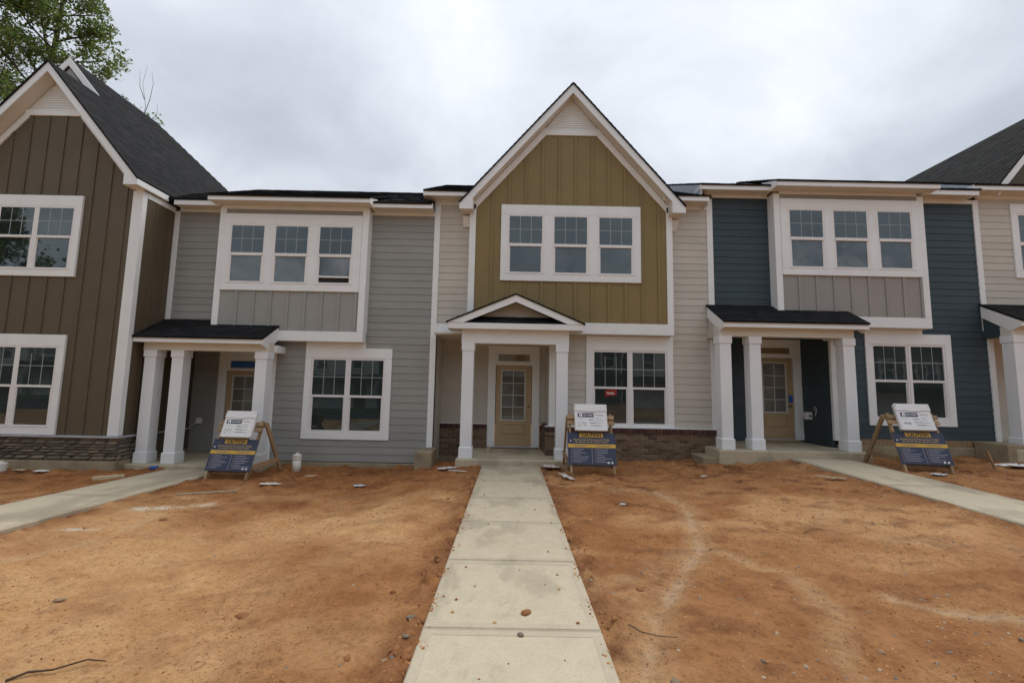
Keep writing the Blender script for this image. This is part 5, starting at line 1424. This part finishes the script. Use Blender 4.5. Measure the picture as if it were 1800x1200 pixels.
def rock_mesh(seed, flat=.65):
    import bmesh
    bm = bmesh.new(); bmesh.ops.create_icosphere(bm, subdivisions=2, radius=1)
    r = random.Random(seed); off = Vector((r.uniform(0, 50), r.uniform(0, 50), r.uniform(0, 50)))
    from mathutils import noise as mn
    for v in bm.verts:
        n = mn.noise(v.co * 1.3 + off) * .35 + mn.noise(v.co * 3.1 + off) * .12
        v.co *= 1 + n
        v.co.z *= flat
    me_ = bpy.data.meshes.new('rock'); bm.to_mesh(me_); bm.free(); return me_
def rock(x, y, s, mat, name, label, cat, seed, base=None, group=None):
    s *= .58
    o = link_mesh(name, rock_mesh(seed), mat)
    z = gz(x, y) if base is None else base
    o.location = (x, y, z + s * .22); o.scale = (s * random.uniform(1.0, 1.5), s, s * random.uniform(.55, .8)); o.rotation_euler = (0, 0, random.uniform(0, 6))
    tag(o, label, cat, group); return o
WZ = .041
rock(.145, 3.42, .052, 'clod', 'dirt_clod', 'long clay clod on the central walk panel', 'clod', 2, WZ)
rock(.10, 3.13, .036, 'rock', 'stone', 'round brown stone on the nearest walk panel', 'stone', 3, WZ)
rock(-.68, 3.38, .050, 'rock', 'stone', 'tan stone at the left edge of the walk', 'stone', 4)
rock(-.66, 3.13, .034, 'rock', 'stone', 'grey stone just below the tan one at the walk edge', 'stone', 5)
rock(-.72, 2.86, .036, 'rock', 'stone', 'dark stone at the lower left edge of the walk', 'stone', 6)
rock(.98, 2.74, .040, 'rock', 'stone', 'pale stone in the dirt right of the nearest walk panel', 'stone', 7)
rock(1.10, 3.85, .055, 'clod', 'dirt_clod', 'dark red clay clod right of the walk', 'clod', 8)
rock(-4.53, 6.08, .065, 'clod', 'dirt_clod', 'dark clay clod beside the white mortar spill', 'clod', 9)
rock(-1.98, 3.54, .060, 'clod', 'dirt_clod', 'reddish clay clod on the pale crust left of the walk', 'clod', 10)
rock(-3.65, 3.85, .050, 'rock', 'stone', 'flat brown stone in the dirt at far left', 'stone', 12)
rock(.62, 4.55, .045, 'rock', 'stone', 'pale pebble beside the right walk edge', 'stone', 13)
def twig(pts, r_, label):
    r_ *= .6
    P_ = [(x, y, gz(x, y) + .012 + dz) for x, y, dz in pts]
    mb = MB().tube(P_, [r_ * (1 - .6 * i / (len(P_) - 1)) for i in range(len(P_))], 6)
    o = mb.build('twig', 'twig', smooth=True); tag(o, label, 'twig')
twig([(-2.98, 2.86, 0), (-2.92, 2.93, .01), (-2.80, 2.96, .012), (-2.66, 3.04, .02), (-2.55, 3.05, .01)], .014, 'dark crooked twig in the lower left corner')
twig([(.86, 3.30, .0), (.92, 3.22, .02), (1.02, 3.17, .03), (1.14, 3.14, .01)], .008, 'thin forked twig right of the nearest walk panel')
twig([(3.4, 5.3, 0), (3.55, 5.35, .02), (3.75, 5.28, .01)], .008, 'short dark twig in the middle of the right yard')

# loose gravel and crumbs
def gravel(name, n, mat, label, smin, smax, region, seed, bias=None):
    r = np.random.default_rng(seed)
    bmv = [(1, 0, -.3), (-.5, .87, -.3), (-.5, -.87, -.3), (0, 0, .8), (.55, .6, .45), (-.8, .1, .4)]
    base = np.array(bmv); fsb = [(0, 4, 3), (0, 1, 4), (1, 5, 4), (4, 5, 3), (1, 2, 5), (2, 3, 5), (2, 0, 3)]
    x = r.uniform(region[0], region[1], n); y = region[2] + (region[3] - region[2]) * r.random(n) ** 1.3
    if bias is not None:
        keep = r.random(n) < bias(x, y); x, y = x[keep], y[keep]
    for cx, w, _, _ in WALKS:
        k = np.abs(x - cx) > w / 2 + .02; x, y = x[k], y[k]
    z = ground_z(x, y); n = len(x)
    s = smin + (smax - smin) * r.random(n) ** 4
    a = r.uniform(0, 6.28, n)
    V = np.zeros((n, 6, 3))
    jit = r.uniform(.7, 1.3, (n, 6, 3))
    bb = base[None] * jit
    V[:, :, 0] = x[:, None] + s[:, None] * (bb[:, :, 0] * np.cos(a)[:, None] - bb[:, :, 1] * np.sin(a)[:, None])
    V[:, :, 1] = y[:, None] + s[:, None] * (bb[:, :, 0] * np.sin(a)[:, None] + bb[:, :, 1] * np.cos(a)[:, None])
    V[:, :, 2] = z[:, None] + s[:, None] * (bb[:, :, 2] * .7 - .02)
    me_ = bpy.data.meshes.new(name)
    F = (np.array(fsb)[None] + (np.arange(n) * 6)[:, None, None]).reshape(-1, 3)
    VV = V.reshape(-1, 3).astype(np.float32)
    me_.vertices.add(len(VV)); me_.vertices.foreach_set('co', VV.ravel())
    me_.loops.add(F.size); me_.loops.foreach_set('vertex_index', F.ravel())
    me_.polygons.add(len(F)); me_.polygons.foreach_set('loop_start', np.arange(0, F.size, 3)); me_.polygons.foreach_set('loop_total', np.full(len(F), 3))
    me_.update()
    o = link_mesh(name, me_, mat); tag(o, label, kind='stuff')
    return o
def gravel_mat():
    mt, t, b = nt('gravel')
    geo = t.nodes.new('ShaderNodeNewGeometry')
    c = ramp_node(t, geo.outputs['Random Per Island'], [(0, (.13, .12, .105)), (.4, (.24, .19, .14)), (.75, (.36, .22, .12)), (1, (.42, .34, .24))])
    lk(t, c, b.inputs['Base Color']); b.inputs['Roughness'].default_value = .85
    MAT['gravel'] = mt
gravel_mat()
gravel('gravel', 9000, 'gravel', 'loose grey gravel scattered over the right yard', .004, .022, (.6, 9, 1.6, 9.3), 5, lambda x, y: np.clip(fbm(x * .9, y * .9, 7) * 1.6 - .25, .05, 1))
gravel('gravel', 4200, 'gravel', 'sparse grey gravel scattered over the left yard', .004, .017, (-10, -.6, 1.6, 9.2), 6, lambda x, y: np.clip(fbm(x * .9, y * .9, 8) * 1.4 - .35, .04, 1) * (.35 + .65 * (x > -3)))
gravel('dirt_crumbs', 5200, 'clod', 'crumbled red clay along the walks and foundations', .006, .036, (-11, 11, 1.8, 9.5), 8, lambda x, y: np.clip((y - 6) / 3, .12, 1) * np.clip(fbm(x * 1.3, y * 1.3, 12) * 2 - .5, .03, 1))
gravel('dirt_crumbs', 5200, 'clod', 'crumbled clay along the edges of the central walk', .005, .042, (-1.1, 1.2, 1.6, 9.4), 9, lambda x, y: np.exp(-np.maximum(np.abs(x - .04) - .62, 0) / .12))
def crumb_mat():
    mt, t, b = nt('crumb')
    geo = t.nodes.new('ShaderNodeNewGeometry')
    c = ramp_node(t, geo.outputs['Random Per Island'], [(0, (.16, .055, .020)), (.35, (.33, .135, .046)), (.7, (.46, .22, .085)), (1, (.58, .33, .15))])
    lk(t, c, b.inputs['Base Color']); b.inputs['Roughness'].default_value = .95; b.inputs['Specular IOR Level'].default_value = .15
    MAT['crumb'] = mt
crumb_mat()
gravel('dirt_crumbs', 60000, 'crumb', 'fine clay crumbs covering the near part of the yard', .0025, .012, (-5, 5, 1.7, 5.6), 41, lambda x, y: np.clip(fbm(x * 1.7, y * 1.7, 43) * 2.6 - .85, .06, 1) * (.45 + .55 * (x > 0)))
gravel('dirt_crumbs', 50000, 'crumb', 'fine clay crumbs covering the far part of the yard', .004, .018, (-9.5, 9.5, 5.4, 9.5), 42, lambda x, y: np.clip(fbm(x * 1.5, y * 1.5, 47) * 2.6 - .9, .05, 1) * np.clip((y - 4.5) / 3.5, .3, 1))
def crumbs_on_walk():
    r = random.Random(4); mb = MB()
    for k in range(420):
        y = 2.0 + 7.4 * r.random(); x = .043 + r.uniform(-.58, .58)
        if r.random() < .8: x = .043 + math.copysign(.606 - abs(r.gauss(0, .035)), r.random() - .5); y = round(y * 1.7) / 1.7 + r.gauss(0, .10)
        s = .003 + .010 * r.random() ** 2.5
        mb.hexa([(x - s, y - s * r.uniform(.5, 1.3), WZ), (x + s * r.uniform(.5, 1.5), y - s, WZ), (x + s, y + s * r.uniform(.5, 1.3), WZ), (x - s * r.uniform(.5, 1.5), y + s, WZ), (x - s * .5, y - s * .4, WZ + s * .8), (x + s * .4, y - s * .5, WZ + s * .7), (x + s * .5, y + s * .3, WZ + s * .9), (x - s * .4, y + s * .5, WZ + s * .6)])
    o = mb.build('dirt_crumbs', 'crumb'); tag(o, 'clay crumbs tracked onto the central concrete walk', kind='stuff')
crumbs_on_walk()

# ------------------------------------------------------------------ trees
def tree(loc, height, spread, label, group, leaves, seed, leaf=.10, low=.30, bare_tip=False):
    r = random.Random(seed)
    root = thing('deciduous_tree', loc, label, 'tree', group)
    wood = MB(); tips = []
    def limb(p, d, length, rad, depth):
        n = 5; pts = [p]; rr = [rad]
        for i in range(n):
            d = (d + Vector((r.uniform(-.16, .16), r.uniform(-.16, .16), r.uniform(-.03, .13)))).normalized()
            p = p + d * length / n; pts.append(p); rr.append(rad * (1 - .62 * (i + 1) / n))
        wood.tube(pts, rr, 7 if depth == 0 else (5 if depth < 3 else 4))
        if depth >= 2:
            for q in pts[2:]: tips.append((q, d, depth))
        if depth >= 4: return
        nb = (0, 4, 4, 3)[depth] if depth else 0
        for k in range(nb):
            t_ = r.uniform(.3, 1.0); i = min(int(t_ * n), n - 1)
            q = pts[i].lerp(pts[i + 1], t_ * n - i) if t_ < 1 else pts[-1]
            nd = (d * .75 + Vector((r.uniform(-1, 1), r.uniform(-1, 1), r.uniform(-.15, .7))) * .75).normalized()
            limb(q, nd, length * r.uniform(.45, .68), rr[i] * .55, depth + 1)
    # trunk
    n = 12; p = Vector((0, 0, 0)); pts = [p]; rr = [height * .0135]
    for i in range(n):
        p = p + Vector((r.uniform(-.12, .12), r.uniform(-.12, .12), height / n)); pts.append(p); rr.append(height * .0135 * (1 - .93 * (i + 1) / n))
    wood.tube(pts, rr, 9)
    for k in range(34):
        t_ = low + (1 - low) * (k + r.random()) / 34
        i = min(int(t_ * n), n - 1); q = pts[i].lerp(pts[i + 1], t_ * n - i)
        a = k * 2.4 + r.uniform(-.4, .4)
        ln = spread * (1.05 - .95 * max(0, (t_ - low) / (1 - low)) ** .8) * r.uniform(.75, 1.1)
        limb(q, Vector((math.cos(a), math.sin(a), r.uniform(.35, .85))).normalized(), ln, rr[i] * .5, 1)
    wood.build('trunk', 'bark', root, True)
    if bare_tip:
        bt = MB()
        for pts_ in bare_tip:
            bt.tube([Vector(q) - Vector(loc) for q in pts_], [.020 * (1 - .8 * i / (len(pts_) - 1)) for i in range(len(pts_))], 4)
        bt.build('bare_branch', 'bark', root, True)
    # leaves in sprays round the twigs
    N = leaves; T = len(tips)
    rg = np.random.default_rng(seed)
    tp_ = np.array([t_[0] for t_ in tips]); ti = rg.integers(0, T, N // 7)
    cen = tp_[ti] + rg.normal(0, .20, (len(ti), 3))
    cen = np.repeat(cen, 7, 0) + rg.normal(0, .11, (len(ti) * 7, 3))
    M_ = len(cen)
    u = rg.normal(0, 1, (M_, 3)); u[:, 2] *= .6; u /= np.linalg.norm(u, axis=1)[:, None]
    w = rg.normal(0, 1, (M_, 3)); w -= (w * u).sum(1)[:, None] * u; w /= np.linalg.norm(w, axis=1)[:, None]
    s = leaf * rg.uniform(.6, 1.3, M_)[:, None]
    V = np.stack([cen, cen + u * s * .5 + w * s * .42, cen + u * s, cen + u * s * .5 - w * s * .42], 1).reshape(-1, 3)
    me_ = bpy.data.meshes.new('crown')
    me_.vertices.add(len(V)); me_.vertices.foreach_set('co', V.astype(np.float32).ravel())
    li = np.arange(len(V)); me_.loops.add(len(V)); me_.loops.foreach_set('vertex_index', li)
    me_.polygons.add(M_); me_.polygons.foreach_set('loop_start', np.arange(0, len(V), 4)); me_.polygons.foreach_set('loop_total', np.full(M_, 4))
    me_.update()
    link_mesh('crown', me_, 'leaf', root, True)
    return root
tree((-26.7, 24.0, -.4), 29.0, 5.5, 'tall leafy tree rising behind the brown house roof', 'trees behind the houses', 32000, 3, .155, .30, bare_tip=[
    [(-25.6, 24, 11.5), (-23.2, 24, 13.6), (-21.3, 24, 15.6), (-21.15, 24, 17.2), (-21.45, 24, 18.6), (-21.3, 24, 19.7)],
    [(-21.2, 24, 16.6), (-20.95, 24, 17.6), (-20.85, 24, 18.6), (-21.0, 24, 19.3)], [(-21.25, 24, 17.6), (-21.6, 24, 18.4), (-21.7, 24, 19.4)],
    [(-22.3, 24, 14.6), (-20.8, 24, 15.6), (-20.45, 24, 16.8), (-20.5, 24, 17.4)]])
tree((-29.5, 22.0, -.4), 27.0, 5.0, 'tree at the left frame edge behind the brown gable', 'trees behind the houses', 15000, 14, .155, .30)
tree((-30.0, -6.0, -.4), 13.0, 3.6, 'street tree reflected in the brown house upper window', 'trees across the street', 16000, 21, .17, .25)

# ------------------------------------------------------------------ houses across the street (seen in the panes)
def opposite(x, k):
    h = thing('townhouse', (x, -17.0, -.3), 'townhouse across the street, seen only as a reflection in the window panes', 'house', 'townhouses across the street')
    W = 6.4; wl_ = 'opposite_teal' if k % 2 else 'opposite_white'
    MB().prism([(-W / 2, 0), (W / 2, 0), (W / 2, 5.9), (0, 8.6), (-W / 2, 5.9)], -8, 0).build('wall', wl_, h, True)
    for s in (-1, 1):
        MB().prism([(0, 8.85), (s * (W / 2 + .35), 5.80), (s * (W / 2 + .35), 5.65), (0, 8.65)][::s], -8.2, .4).build('roof', 'shingle', h, True)
    for wx in (-1.9, 0, 1.9) if k % 2 else (-1.5, 1.5):
        f = MB()
        f.box(wx - .62, wx + .62, 0, .06, 3.3, 3.5).box(wx - .62, wx + .62, 0, .06, 4.95, 5.15).box(wx - .62, wx - .44, 0, .059, 3.5, 4.95).box(wx + .44, wx + .62, 0, .059, 3.5, 4.95).box(wx - .44, wx + .44, 0, .05, 4.18, 4.26)
        f = f.build('window', 'opposite_white', h, True)
        MB().box(wx - .44, wx + .44, .005, .03, 3.5, 4.95).build('pane', 'glass', f, True)
    g = MB().box(-2.9, .1, 0, .05, .05, 2.35).build('garage_door', 'opposite_white', h, True)
    for j in range(4):
        MB().box(-2.85, .05, .05, .065, .12 + j * .56, .58 + j * .56, .01).build('garage_panel', 'opposite_white', g, True)
    MB().box(1.2, 2.2, 0, .05, .1, 2.2).build('front_door', 'brown_board', h, True)
    for cx in (-W / 2, W / 2 - .16):
        MB().box(cx, cx + .16, 0, .05, 0, 5.9).build('corner_board', 'opposite_white', h, True)
    MB().prism_x([(0, 2.95), (1.2, 2.55), (1.2, 2.45), (0, 2.6)], -W / 2, W / 2).build('pent_roof', 'shingle', h, True)
for k in range(13):
    opposite(-42 + k * 6.9, k)
